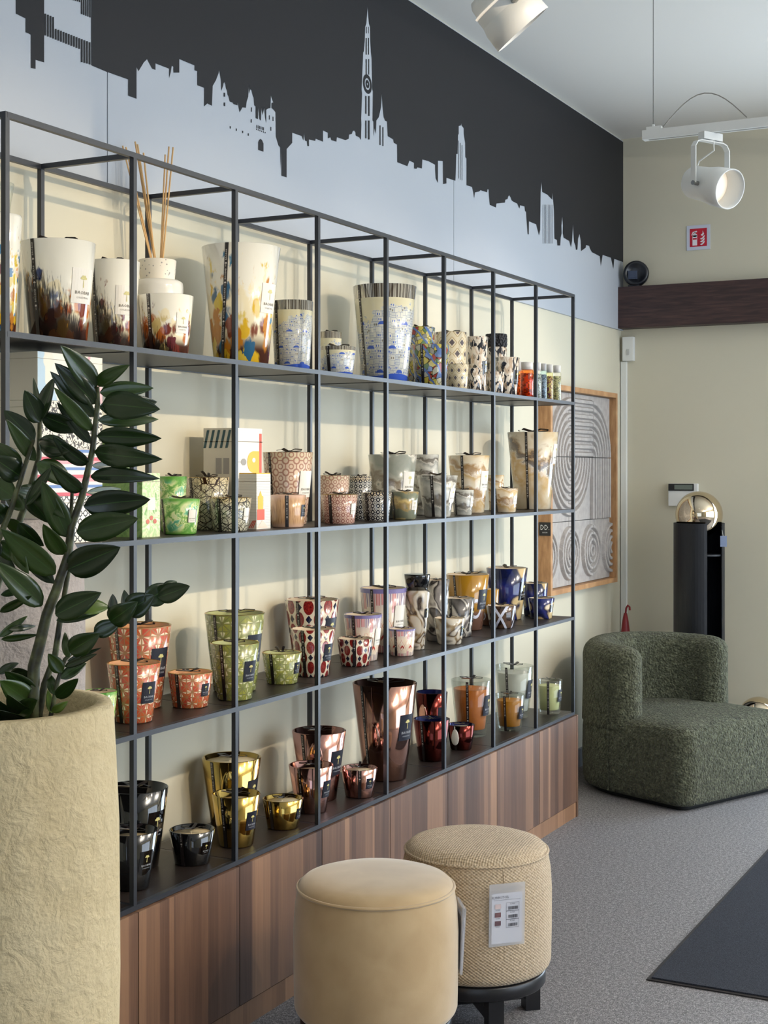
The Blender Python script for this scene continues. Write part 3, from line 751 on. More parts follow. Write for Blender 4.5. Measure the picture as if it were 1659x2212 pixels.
box('hang_tag', -.016, .016, -.0008, .0008, -.052, 0, plain('hang_tag_blue', (110, 122, 148), .6), lp, loc=tuple(tgp + Vector((.014, -.012, -.045))), rot=(0, 0, .5))
gp = unproj(1640, 1550, 6.85)
globe_lamp(gp.x, gp.y, gp.z - .03, .108, 'low mirrored globe lamp on the floor behind the armchair', gp.z)

# ------------------------------------------------------------------ red extinguisher-like object behind the chair
rp = (XW + .09, 6.99)
rx = thing('fire_extinguisher', 'slim red tapered extinguisher with a hooked top in the corner', 'extinguisher', (rp[0], rp[1], 0))
link('cylinder_body', lathe([(0, 0), (.05, 0), (.055, .01), (.055, .38), (.04, .46), (.016, .66), (.008, .70), (0, .70)], 24, name='cylinder_body'), plain('extinguisher_red', (130, 24, 32), .4), rx)
link('hook', mesh('hook', *tube([(0, 0, .69), (.004, 0, .725), (.014, -.004, .74), (.024, -.006, .732), (.025, -.006, .716)], .005, 8)), plain('extinguisher_red', (130, 24, 32), .4), rx)
# ================================================================== PLANTERS AND PLANT
def plaster(name, c1, c2, bs):
    m = Mat(name, 0.85, spec=0.2); x, y, z = m.obj(); v = m.vec(x, y, z)
    n = m.noise(v, 38.0, 5.0, 0.6, 0.55); b = m.noise(v, 7.0, 3.0); f = m.noise(v, 150.0, 2.0)
    m.col(m.ramp(b * .6 + n * .4, [(0.3, c1), (0.7, c2)])).bump(n + f * .3, bs, .012); return m.m
M_cream = plaster('planter_cream_plaster', (198, 178, 138), (216, 198, 160), .6)
M_grey = plaster('vase_grey_plaster', (140, 133, 130), (164, 157, 153), .6)
PD = 1.9
pp = unproj(-18, 1521, PD)
ZR = CZ - (1521 - HOR) / F * PD
RR = 258 / F * PD
pl = thing('tall_planter', 'tall round cream plaster planter in the left foreground', 'planter', (pp.x, pp.y, 0))
prof = [(0, 0), (.125, 0), (.132, .006), (.150, .30), (.166, .62), (.1685, .75), (.167, .95), (RR + .001, ZR - .01), (RR - .003, ZR), (RR - .021, ZR + .0005), (RR - .024, ZR - .006), (RR - .026, ZR - .12)]
link('planter_body', lathe(prof, 72, name='planter_body'), M_cream, pl)
link('soil', lathe([(0, ZR - .075), (RR - .0265, ZR - .08), (RR - .0265, ZR - .10), (0, ZR - .10)], 48, name='soil'), plain('soil_dark', (30, 24, 20), .95), pl)
vp = unproj(-2, 1300, 2.45)
vs = thing('grey_vase', 'tall rounded grey plaster vase standing behind the cream planter', 'vase', (vp.x, vp.y, 0))
VT = CZ - (1122 - HOR) / F * 2.45
prof = [(0, 0), (.085, 0), (.092, .006), (.125, .45), (.142, .85), (.1455, VT - .22), (.143, VT - .10), (.134, VT - .055), (.112, VT - .018), (.085, VT), (.060, VT), (.055, VT - .01), (.055, VT - .12), (0, VT - .12)]
link('vase_body', lathe(prof, 64, name='vase_body'), M_grey, vs)

m = Mat('leaf_glossy_green', 0.28, coat=0.25); u_, v_ = m.uv(); r = m.rnd()
n = m.noise(m.vec(u_ * 2.0, v_ * 14.0, r * 9.0), 3.0, 3.0)
vein = ((v_ * 1.0).abs()).sm(0.0, 0.06)
bc = m.ramp(r * .6 + n * .4, [(0.2, (24, 40, 16)), (0.55, (36, 56, 20)), (0.85, (62, 84, 32))])
m.col(m.mix(vein, (60, 92, 40), bc)); M_leaf = m.m
m.b.inputs['Subsurface Weight'].default_value = 0.0
M_leaf2 = plain('leaf_young_green', (96, 120, 44), .35, coat=.2)
m = Mat('stem_mottled', 0.5); x, y, z = m.obj(); n = m.noise(m.vec(x, y, z * 1.0), 60.0, 3.0)
m.col(m.ramp(n, [(0.35, (44, 42, 26)), (0.55, (70, 72, 40)), (0.7, (96, 100, 62))])); M_stem = m.m
zz = thing('zz_plant', 'dark glossy zz plant with tall leafy stems in the cream planter', 'plant', (pp.x, pp.y, ZR - .075))
O0 = Vector((pp.x, pp.y, ZR - .075))
def stem(pts, r0, r1, d0=PD, d1=PD):
    n = len(pts); P = []
    for i, (a, b) in enumerate(pts): P.append(unproj(a, b, d0 + (d1 - d0) * i / (n - 1)) - O0)
    link('stem', mesh('stem', *tube(P, [r0 + (r1 - r0) * i / (n - 1) for i in range(n)], 8), True), M_stem, zz)
stem([(66, 1625), (70, 1530), (73, 1440), (86, 1390), (101, 1327), (121, 1276), (147, 1200), (154, 1138), (177, 1074), (200, 973), (211, 872), (210, 835)], .0095, .003)
stem([(80, 1625), (84, 1542), (96, 1478), (119, 1415), (131, 1332), (148, 1233), (152, 1150), (156, 1060)], .006, .0025, PD + .02, PD + .03)
stem([(-30, 1620), (-25, 1450), (-12, 1280), (15, 1201), (56, 1087), (84, 988), (86, 905)], .0075, .003, PD + .03, PD + .05)
stem([(-60, 1620), (-55, 1400), (-30, 1250), (-10, 1180), (20, 1110), (45, 1035), (72, 950)], .0065, .0028, PD - .02, PD - .01)
stem([(105, 1615), (108, 1555), (125, 1470), (140, 1425), (165, 1400), (205, 1368), (240, 1340), (290, 1302), (345, 1280), (375, 1272)], .0035, .002, PD, PD + .035)
random.seed(11)
def leaf(b, t, w, dd=0.0, tilt=None, mat=None, cur=None):
    """one blade from base pixel to tip pixel, apparent width in pixels, dd: tip nearer (-) or farther (+) in metres"""
    P0 = unproj(b[0], b[1], PD) - O0; P1 = unproj(t[0], t[1], PD + dd) - O0
    ax = P1 - P0; ln = ax.length; ax.normalize()
    view = -FW
    sd = ax.cross(view).normalized(); nr = sd.cross(ax).normalized()
    if tilt is None: tilt = random.uniform(-.5, .5)
    sd2 = (sd * math.cos(tilt) + nr * math.sin(tilt)); nr2 = (nr * math.cos(tilt) - sd * math.sin(tilt))
    hw = w / F * PD / 2 / max(.55, math.cos(tilt)) * 1.06
    cur = random.uniform(-.06, .10) if cur is None else cur
    NL, NW = 12, 4
    V, UV = [], []
    for side in (0, 1):
        for i in range(NL + 1):
            s = i / NL
            wd = (math.sin(PI * min(1, s ** .80)) ** .72) * (1 - .25 * s) * 1.12 if 0 < s < 1 else 0.0
            if s < .08: wd = max(wd * .5, .08)
            for j in range(NW + 1):
                q = j / NW * 2 - 1
                p = P0 + ax * (s * ln) + sd2 * (q * wd * hw) + nr2 * (abs(q) ** 1.5 * wd * hw * .28 + math.sin(PI * s) * cur * ln - (.0007 if side else 0))
                V.append(p); UV.append((s, q))
    Fc = []; m_ = (NL + 1) * (NW + 1)
    for i in range(NL):
        for j in range(NW):
            k = i * (NW + 1) + j; a_ = (k, k + 1, k + NW + 2, k + NW + 1)
            Fc.append(a_); Fc.append(tuple(m_ + c for c in reversed(a_)))
        for j in (0, NW):
            k = i * (NW + 1) + j; q = (k, k + NW + 1, m_ + k + NW + 1, m_ + k); Fc.append(q if j == 0 else tuple(reversed(q)))
    me = mesh('leaf', V, Fc, True); ul = me.uv_layers.new(name='UVMap')
    for l in me.loops: ul.data[l.index].uv = UV[l.vertex_index]
    return link('leaf', me, mat or M_leaf, zz)
for a in [((207,830),(280,788),30,-.03),((216,848),(332,838),36,.0),((222,872),(346,884),58,-.03),((215,880),(340,868),46,.04),((212,908),(343,906),32,.03),((210,942),(349,947),42,-.02),
          ((205,976),(351,992),46,-.04),((199,1006),(278,1004),17,.04),((196,1029),(346,1034),34,-.03),((188,1064),(262,1056),18,.05),((182,1094),(325,1079),56,-.02),
          ((166,1150),(299,1120),58,-.03),((146,1230),(260,1182),64,-.03)]:
    leaf(*a, tilt=random.uniform(-.25, .25))
for a in [((208,838),(131,746),44,-.05),((206,872),(118,784),44,-.03),((203,900),(108,802),36,-.02),((198,930),(116,836),30,-.05),((196,958),(122,868),26,.02),((190,1003),(112,940),32,-.04),
          ((176,1062),(108,1002),34,-.05),((146,1160),(90,1038),46,-.03),((150,1120),(98,1068),28,.03),((137,1198),(93,1132),38,-.05),((119,1240),(2,1142),54,-.04),((118,1260),(40,1160),36,.05)]:
    leaf(*a, tilt=random.uniform(-.45, .2))
for a in [((86,912),(53,843),38,-.03),((90,892),(72,816),15,.04),((86,905),(118,815),34,-.02),((90,896),(178,930),40,.03),((84,950),(165,992),46,.02),((84,960),(150,975),36,-.04),((80,1000),(158,1050),42,.02),((70,1040),(140,1120),40,-.02),
          ((60,1075),(105,1130),36,.03),((56,1090),(112,1008),26,-.03),((52,1100),(10,1050),36,.03),((40,1130),(95,1180),34,.02),((30,1165),(62,1240),36,-.02)]:
    leaf(*a, mat=None)
for a in [((74,952),(8,886),38,.02),((76,995),(14,906),28,-.04),((48,1003),(-14,955),44,.0),((46,1030),(-20,985),50,-.03),((30,1075),(-25,1035),44,.02),((36,1060),(95,1075),34,.04),((12,1125),(-30,1080),40,-.03),((18,1120),(60,1160),30,.03),
          ((-5,1170),(45,1215),34,.02),((0,1200),(-40,1150),34,.0),((91,1308),(-14,1212),46,-.04),((30,1250),(-10,1195),34,.03)]:
    leaf(*a)
for a in [((120,1328),(219,1280),52,-.02),((122,1340),(215,1325),20,.03)]: leaf(*a, tilt=.1)
leaf((172,1318),(237,1311),30,.02, mat=M_leaf2, tilt=.5)
for a in [((150,1408),(216,1368),46,-.02),((203,1368),(262,1343),36,.0),((238,1342),(297,1300),48,-.02),((272,1322),(333,1286),52,.0),((312,1300),(372,1264),46,.02),((342,1290),(410,1266),40,-.02),((352,1280),(382,1256),26,.02),
          ((246,1330),(243,1283),22,.04),((272,1312),(268,1274),20,.04)]:
    leaf(*a, tilt=random.uniform(-.15, .15))
for a in [((145,1428),(219,1399),10,.0),((140,1440),(210,1412),17,-.02),((132,1466),(187,1432),24,.02),((122,1507),(169,1466),28,-.03),((135,1452),(104,1412),32,.0),((118,1500),(106,1455),20,.03),((150,1420),(140,1365),20,.03)]: leaf(*a)
leaf((112,1537),(147,1515),18,.0, mat=M_leaf2); leaf((112,1540),(103,1490),16,.02, mat=M_leaf2)
for a in [((2,1285),(62,1268),16,.02),((0,1322),(69,1287),18,-.02),((-2,1376),(60,1330),17,.02),((3,1381),(83,1371),15,.0),((-4,1456),(41,1432),17,.02),((20,1360),(78,1352),14,.03),
          ((74,1500),(10,1450),40,-.03),((70,1520),(0,1470),44,-.05),((64,1540),(16,1500),40,-.05),((30,1550),(80,1512),38,-.05),((20,1555),(-30,1500),46,-.04),((50,1560),(0,1535),36,-.06),((60,1450),(20,1462),30,.02)]: leaf(*a)

# ================================================================== CANDLE STYLES
def base_mat(name, rough=.12, metal=0.0, coat=.6):
    return Mat(name, rough, metal, coat)
def st_mottle(name, pal, dark, line):
    m = base_mat(name); u, v = m.uv(); _, h = m.uv('UVH')
    w = m.noise(m.vec(u * 2.2, v * 1.2), 2.0, 3.0, .6)
    streak = m.noise(m.vec(u * 9.0, v * 1.2), 2.2, 3.0, .8)
    q = m.vec(u * 2.7 + w * 1.0, v * 1.9 + w * .8)
    cell = m.sepr(m.voro(q, 1.0, 'F1', 1)); d = m.voro(q, 1.0)
    blob = m.mix((d + (w - .5) * .3).sm(.52, .68), m.ramp(cell, pal, True), m.mix(h.sm(.12, .3), (70, 36, 24), (232, 220, 186)))
    f = ((h * -1.0) + line + (w - .5) * .9 + (cell - .5) * .22 + .10).sm(-.05, .05)
    dk = ((h * -1.0) + dark + (streak - .5) * .8 + (u + 1.9).cos() * .38 - .2).sm(-.06, .14)
    c = m.mix(f, (232, 228, 214), blob)
    return m.col(m.mix(dk * .92, c, (26, 20, 18))).m
def st_santorini(name):
    m = base_mat(name); u, v = m.uv(); _, h = m.uv('UVH')
    w = m.noise(m.vec(u * 2.0, v * 2.0), 2.0, 2.0)
    px = u * 4.6; py = v * 6.2 + (px.floor() * 1.7).sin() * .6; row = py.floor(); ox = px + (row * 2.3).sin() * .5
    fx = ox.frac(); fy = py.frac(); r = m.white(m.vec(ox.floor(), row, 0.0)); r2 = m.white(m.vec(ox.floor(), row, 4.0))
    c = m.mix(r, (216, 214, 200), (186, 190, 188))
    edge = (fx.lt(.045) + fy.lt(.06) + (fy - .5).abs().lt(.03) * r.gt(.5)).min(1.0)
    c = m.mix(edge, c, (110, 122, 158))
    win = ((fx - .3).abs().lt(.08) + (fx - .65).abs().lt(.08)).min(1.0) * (fy - .45).abs().lt(.2) * r2.gt(.45)
    c = m.mix(win, c, m.mix(r2.gt(.8), (70, 98, 178), (120, 110, 90)))
    dx = (u * 1.15 + (v * 1.35).floor() * .43).frac() - .5; dy = (v * 1.35).frac() - .42
    dome = ((dx * dx * 5.0 + dy * dy * 9.0).sqrt()).lt(.42) * dy.gt(0.0)
    c = m.mix(dome, c, (64, 94, 182))
    blank = (h - .62 + (w - .5) * .4 - (u + .3).cos() * .16).sm(0.0, .01)
    c = m.mix(blank, c, (214, 206, 172))
    top = h.gt(.86); mir = m.ramp(m.noise(m.vec(u * 6.0, 0.0), 3.0, 2.0), [(0.35, (96, 84, 70)), (0.5, (204, 196, 176)), (0.65, (140, 150, 166))], True)
    c = m.mix(top, c, mir)
    c = m.mix((h + (u * 3.0).sin() * .012).lt(.085), c, (60, 92, 190))
    return m.col(c).put('Metallic', top * .6).m
def st_stained(name):
    m = base_mat(name); u, v = m.uv()
    w = m.noise(m.vec(u, v), 1.5, 1.0); a = u * 1.1 + v * .9 + w * .8; b = v * .55 - u * .5
    vv = m.vec(a * 1.5, b * 3.4); cell = m.sepr(m.voro(vv, 1.5, 'F1', 1)); e = m.voro(vv, 1.5, 'DISTANCE_TO_EDGE')
    c = m.ramp(cell, [(0, (196, 180, 76)), (.2, (156, 62, 50)), (.34, (186, 184, 162)), (.48, (98, 124, 84)), (.6, (112, 134, 172)), (.74, (206, 194, 120)), (.88, (140, 138, 128))], True)
    c = m.mix(e.lt(.035), c, (56, 38, 22))
    bl = (((a * 1.1).frac() - .5).abs()).lt(.10)
    return m.col(m.mix(bl, c, (92, 118, 172))).m
def st_damask(name):
    m = base_mat(name); u, v = m.uv(); px = u * 9 / (2 * PI) * 1.0; py = v * 1.5; row = py.floor()
    fx = (px + row * .5).frac() - .5; fy = py.frac() - .5
    d = fx.abs() * 1.2 + fy.abs(); ripple = m.noise(m.vec(u * 9, v * 9), 3.0, 2.0)
    mot = (d + (ripple - .5) * .25).lt(.30)
    dia = ((d - .52).abs()).lt(.045)
    rc = m.white(m.vec(row.mod(2.0), 0.0, 0.0))
    motc = m.mix(rc.gt(.5), (168, 70, 44), (92, 82, 84))
    c = m.mix(mot, (222, 208, 176), motc); return m.col(m.mix(dia, c, (176, 150, 104))).m
def st_cow(name):
    m = base_mat(name, .08); u, v = m.uv()
    n = m.noise(m.vec(u * 1.5, v * .7), 2.0, 2.0, .8); n2 = m.noise(m.vec(u * 1.4 + 7.0, v * .8), 2.0, 2.0, .6)
    c = m.mix(n2.sm(.45, .62), (226, 216, 200), (196, 172, 146)); return m.col(m.mix(n.sm(.52, .57), c, (28, 28, 36))).m
def st_green(name):
    m = base_mat(name); u, v = m.uv(); _, h = m.uv('UVH')
    w = m.noise(m.vec(u * 1.6, v * 1.6), 1.8, 2.0, 1.0)
    l1 = (((u * 3.0 + w * 5.0).sin() * .5 + (v * 4.0 + w * 6.0).sin() * .5).abs())
    c = m.ramp(l1, [(0.0, (92, 150, 70)), (.18, (160, 196, 112)), (.4, (214, 220, 164)), (.62, (198, 214, 158)), (.82, (126, 190, 150)), (1.0, (84, 160, 124))])
    return m.col(m.mix((h - .5).abs().sm(.33, .48), c, (94, 156, 62))).m
def st_web(name, bg, ln):
    m = base_mat(name); u, v = m.uv(); _, h = m.uv('UVH')
    e1 = m.voro(m.vec(u * 1.25, v * 1.25), 2.2, 'DISTANCE_TO_EDGE'); e2 = m.voro(m.vec(u * 1.25, v * 1.25), 5.0, 'DISTANCE_TO_EDGE')
    px = u * 4 / PI; py = v * 2.0
    star = (((px.frac() - .5).abs() - (py.frac() - .5).abs()).abs()).lt(.03)
    f = (e1.lt(.035) + e2.lt(.03) + star).min(1.0)
    c = m.mix(h.sm(.75, .95), bg, (206, 190, 150)); return m.col(m.mix(f, c, ln)).m
def st_oct(name, bg, ln, k=1.0, lw=.07):
    m = base_mat(name); u, v = m.uv(); _, h = m.uv('UVH'); px = u * 7 * k / PI; py = v * 2.2 * k; row = py.floor()
    fx = px.frac() - .5; fy = py.frac() - .5
    d = (fx * fx + fy * fy).sqrt(); ring = ((d - .27).abs()).lt(lw)
    ln_ = (fx.abs().lt(.05) + fy.abs().lt(.05)).min(1.0) * d.gt(.27)
    corner = ((((fx.abs() - .5) * (fx.abs() - .5) + (fy.abs() - .5) * (fy.abs() - .5)).sqrt() - .2).abs()).lt(.05)
    f = (ring + ln_ + corner).min(1.0)
    c = m.mix(h.gt(.88), bg, (206, 190, 160)); return m.col(m.mix(f, c, ln)).m
def st_stripes(name):
    m = base_mat(name, .2); u, v = m.uv(); _, h = m.uv('UVH')
    n = m.noise(m.vec(u * 6.0, v * .5), 3.0, 3.0)
    return m.col(m.mix((h - .5).abs().sm(.3, .5), m.ramp(n, [(0.3, (150, 112, 84)), (.5, (190, 150, 110)), (.7, (206, 174, 130))]), (204, 170, 150))).m
def st_sand(name, stops, k, grit):
    m = base_mat(name, .15); u, v = m.uv()
    w = m.noise(m.vec(u * .8, v * 1.0), 1.4, 3.0, .4); g = m.noise(m.vec(u * 3.0, v * 9.0), 4.0, 5.0, 1.5, .7)
    t = (v * k + (w - .5) * 1.3 + u * .16 + 3.0).frac()
    c = m.ramp(t, stops); gr = ((t - .55).abs() * -1.0 + .13 + (g - .5) * .5).sm(-.02, .06)
    return m.col(m.mix(gr * .8, c, grit)).m
def st_shibori(name, base, b2, light, line):
    m = base_mat(name, .18); u, v = m.uv()
    N = 11.0; px = u * N / (2 * PI); py = v * N / (2 * PI) * 1.12
    fx = px.frac() - .5; fy = py.frac() - .5; r = (fx * fx + fy * fy).sqrt(); a = fy.atan2(fx)
    pet = ((a * 4.0 + PI / 2).sin()).gt(.05) * r.gt(.13) * r.lt(.46)
    rnd = m.white(m.vec((px * 2.0).floor(), (py * 2.0).floor(), 1.0))
    pet = pet * rnd.gt(.30)
    d = fx.abs().min(fy.abs()).min((fx.abs() - fy.abs()).abs() * .75).min((.5 - fx.abs()) * 1.3).min((.5 - fy.abs()) * 1.3)
    n = m.noise(m.vec(u * 1.2, v * 1.2), 2.0, 3.0)
    c = m.mix(n.sm(.4, .65), base, b2); c = m.mix(pet, c, light)
    return m.col(m.mix(d.sm(.05, .02), c, line)).m
def st_ikat(name):
    m = base_mat(name, .12); u, v = m.uv(); N = 8.0; px = u * N / (2 * PI); py = v * N / (2 * PI) * .98
    def hexd(ox, oy):
        fx = (px + ox).frac() - .5; fy = (py * .9 + oy).frac() - .5
        return (fx * fx * 5.2 + fy * fy * 3.5).sqrt()
    d = hexd(0.0, 0.0).min(hexd(.5, .5))
    n = m.noise(m.vec(u * 3.0, v * 3.0), 5.0, 3.0)
    red = m.ramp(n, [(0.3, (88, 18, 22)), (.55, (132, 34, 30)), (.75, (160, 54, 36))])
    nav = ((px.frac() - .5).abs() + ((py * .9 + .5).frac() - .5).abs()).min(((px + .5).frac() - .5).abs() + ((py * .9).frac() - .5).abs())
    c = m.mix(d.sm(.60, .56), (216, 204, 180), red); return m.col(m.mix(nav.lt(.17), c, (26, 26, 52))).m
def st_deco(name):
    m = base_mat(name, .1); u, v = m.uv(); _, h = m.uv('UVH')
    k = u * 26 / (2 * PI); f = (k.frac() - .5).abs(); i = k.floor(); r = m.white(m.vec(i, 0.0, 0.0)); r2 = m.white(m.vec(i, 3.0, 0.0))
    ln_ = f.gt(.20) * f.lt(.36)
    z_ = (h.gt(.58 + 0.0 * 1.0) * (h + r * .22).gt(.78) + (h.lt(.22) * (h - r * .14).lt(.10))).min(1.0)
    bc = m.mix(r2.gt(.5), (104, 84, 128), (188, 120, 118))
    c = m.mix(h.sm(.55, .9), (232, 214, 190), (196, 182, 182)); c = m.mix(ln_ * z_, c, bc)
    c = m.mix(f.lt(.2) * z_ * r2.gt(.55), c, (212, 160, 160))
    dg = ((((u * 2.2).frac() - .5).abs() - ((v * 1.3).frac() - .5).abs()).abs()).lt(.02) * h.lt(.62) * h.gt(.2)
    c = m.mix(dg, c, (206, 104, 84)); cv = ((((u * 1.4).frac() - .5).abs() * .8 + v - .75).abs()).lt(.07) * (((u * 1.4).frac() - .5).abs()).lt(.2)
    c = m.mix(cv, c, (176, 62, 52)); return m.col(m.mix(h.gt(.93), c, (120, 112, 160))).m
def st_agate(name, stops, k, dist):
    m = base_mat(name, .1); u, v = m.uv()
    n = m.noise(m.vec(u * .8, v * .8, 2.0), k, 1.5, dist, .45); vein = m.noise(m.vec(u * 4.0, v * 4.0), 3.0, 3.0)
    return m.col(m.ramp(n + (vein - .5) * .02, stops)).m
def st_paint(name, top, bot, stroke, k):
    m = base_mat(name, .08); u, v = m.uv(); _, h = m.uv('UVH')
    px = (u * k).frac() - .5; d = ((px * px * 2.2 + (v - 1.0) * (v - 1.0) * .9).sqrt() - .36).abs()
    c = m.mix(h.sm(.3, .42), bot, top); return m.col(m.mix(d.sm(.075, .06), c, stroke)).m
def st_cross(name):
    m = base_mat(name, .06); u, v = m.uv(); fx = ((u + 1.25) * .62 + .5).frac() - .5
    d1 = (fx * 1.5 - (v - .75) * .62).abs(); d2 = (fx * 1.5 + (v - .75) * .62).abs()
    c = m.mix(m.noise(m.vec(u, v), 2.0).sm(.4, .6), (40, 26, 22), (84, 60, 44)); return m.col(m.mix(d1.min(d2).sm(.11, .09), c, (212, 216, 232))).m
def st_metal(name, c, rough=.09): return Mat(name, rough, 1.0).col(c).m
def thin_glass(name, tint, refl=.9):
    m = bpy.data.materials.new(name); m.use_nodes = True; g = m.node_tree; g.nodes.clear()
    o = g.nodes.new('ShaderNodeOutputMaterial'); t = g.nodes.new('ShaderNodeBsdfTransparent'); gl = g.nodes.new('ShaderNodeBsdfGlossy'); mx = g.nodes.new('ShaderNodeMixShader'); fr = g.nodes.new('ShaderNodeLayerWeight'); pw = g.nodes.new('ShaderNodeMath'); pw.operation = 'MULTIPLY_ADD'
    t.inputs[0].default_value = sl(tint); gl.inputs['Roughness'].default_value = .03; fr.inputs[0].default_value = .25; pw.inputs[1].default_value = .45; pw.inputs[2].default_value = .02; g.links.new(fr.outputs['Facing'], pw.inputs[0])
    g.links.new(pw.outputs[0], mx.inputs[0]); g.links.new(t.outputs[0], mx.inputs[1]); g.links.new(gl.outputs[0], mx.inputs[2]); g.links.new(mx.outputs[0], o.inputs[0])
    return m
OR = [(0, (196, 110, 26)), (.28, (120, 44, 22)), (.45, (206, 150, 40)), (.6, (40, 60, 110)), (.72, (196, 120, 30)), (.88, (150, 70, 30))]
MR = [(0, (110, 44, 34)), (.3, (176, 96, 36)), (.5, (96, 36, 40)), (.7, (200, 176, 110)), (.85, (120, 62, 44))]
YB_ = [(0, (212, 172, 40)), (.3, (186, 120, 32)), (.48, (46, 96, 132)), (.66, (214, 186, 70)), (.82, (120, 60, 34)), (.92, (60, 120, 150))]
G1 = [(0, (200, 198, 188)), (.3, (150, 150, 142)), (.42, (214, 208, 194)), (.6, (112, 106, 98)), (.75, (176, 174, 164)), (1, (200, 198, 188))]
G2 = [(0, (222, 206, 176)), (.3, (200, 166, 112)), (.45, (232, 222, 204)), (.65, (176, 140, 92)), (.8, (226, 214, 190)), (1, (222, 206, 176))]
G3 = [(0, (134, 138, 126)), (.3, (150, 152, 140)), (.36, (222, 216, 200)), (.55, (214, 206, 190)), (.62, (120, 104, 84)), (.8, (160, 158, 144)), (1, (134, 138, 126))]
STYLE = {
 'mot_orange': st_mottle('glass_white_black_orange', OR, .50, .50), 'mot_maroon': st_mottle('glass_white_maroon', MR, .42, .42), 'mot_small': st_mottle('glass_cream_maroon', MR, .20, .55),
 'mot_yellow': st_mottle('glass_white_yellow_blue', YB_, -.15, .58), 'santorini': st_santorini('glass_blue_town'), 'stained': st_stained('glass_stained'),
 'damask': st_damask('glass_damask'), 'cow': st_cow('glass_black_white'), 'green': st_green('glass_green_nouveau'),
 'web': st_web('glass_gold_web', (198, 190, 160), (48, 28, 16)), 'web2': st_web('glass_dark_web', (196, 192, 170), (30, 24, 22)),
 'octpink': st_oct('glass_pink_rings', (212, 188, 164), (164, 122, 104)), 'octpink2': st_oct('glass_pink_rings_fine', (214, 184, 164), (150, 100, 88), 1.35, .10), 'octblack': st_oct('glass_black_rings', (196, 192, 180), (34, 34, 44), 1.15, .10),
 'stripes': st_stripes('glass_brown_stripes'), 'sand_grey': st_sand('glass_sand_grey', G1, .9, (104, 98, 88)), 'sand_beige': st_sand('glass_sand_beige', G2, .8, (160, 124, 78)),
 'sand_green': st_sand('glass_sand_green', G3, .55, (112, 98, 78)), 'sand_tall': st_sand('glass_sand_tall', G2, .38, (84, 76, 72)), 'sand_olive': st_sand('glass_sand_olive', [(0, (112, 116, 96)), (.4, (122, 126, 104)), (.5, (186, 158, 96)), (.8, (206, 180, 118)), (1, (112, 116, 96))], .8, (150, 128, 84)),
 'red': st_shibori('glass_coral_batik', (182, 68, 50), (192, 96, 48), (232, 214, 184), (158, 118, 80)), 'grn': st_shibori('glass_green_batik', (128, 138, 80), (158, 158, 66), (206, 206, 166), (120, 122, 76)),
 'ikat': st_ikat('glass_red_ikat'), 'deco': st_deco('glass_art_deco'),
 'agate': st_agate('glass_brown_agate', [(.2, (206, 196, 178)), (.36, (178, 170, 156)), (.43, (60, 42, 30)), (.48, (150, 128, 96)), (.52, (196, 188, 172)), (.60, (208, 198, 180)), (.66, (50, 36, 28)), (.74, (150, 142, 130))], .75, .9),
 'agate_grey': st_agate('glass_grey_agate', [(.25, (60, 56, 56)), (.40, (130, 122, 116)), (.48, (206, 198, 184)), (.52, (36, 30, 30)), (.60, (140, 134, 128)), (.75, (96, 90, 88))], .75, .8),
 'amber': st_paint('glass_amber_white', (168, 122, 34), (96, 66, 52), (206, 208, 222), .75), 'xmark': st_cross('glass_brown_cross'),
 'blue': st_agate('glass_blue_agate', [(.2, (198, 172, 122)), (.36, (206, 182, 134)), (.41, (30, 28, 60)), (.46, (26, 36, 110)), (.53, (20, 26, 62)), (.60, (22, 24, 58)), (.64, (200, 172, 122)), (.8, (210, 186, 140))], .75, .3),
 'black': Mat('glass_black_gloss', .07, coat=.8).col((10, 10, 12)).m, 'gold': st_metal('metal_gold', (196, 166, 92)), 'pink': st_metal('metal_rose', (196, 150, 140)), 'rose': st_metal('metal_copper_rose', (186, 142, 126)),
 'burg': st_metal('metal_burgundy', (92, 40, 36)), 'teal': st_green('glass_teal'),
}
M_glass = thin_glass('clear_glass', (246, 248, 246)); M_gold = plain('gold_trim', (206, 168, 84), .25, 1.0)
M_rib = plain('ribbon_black', (24, 18, 20), .35, coat=.3); M_rtx = plain('ribbon_print', (214, 208, 200), .5)
M_navy = plain('label_navy', (18, 20, 34), .4); M_wlab = plain('label_white', (222, 216, 204), .45)
M_gtx = plain('label_print_gold', (196, 186, 120), .45); M_ttx = plain('label_print_light', (176, 178, 182), .5); M_dtx = plain('label_print_dark', (92, 82, 58), .5)
M_wax = plain('wax_cream', (232, 220, 190), .5); M_in = plain('jar_inside', (208, 190, 164), .25)
INS = {'gold': STYLE['gold'], 'pink': STYLE['pink'], 'rose': STYLE['rose'], 'burg': plain('jar_inside_blue', (30, 36, 84), .12, .6), 'black': STYLE['black'], 'red': plain('jar_inside_red', (214, 160, 118), .25), 'grn': plain('jar_inside_green', (176, 180, 130), .25)}
WAXC = {}

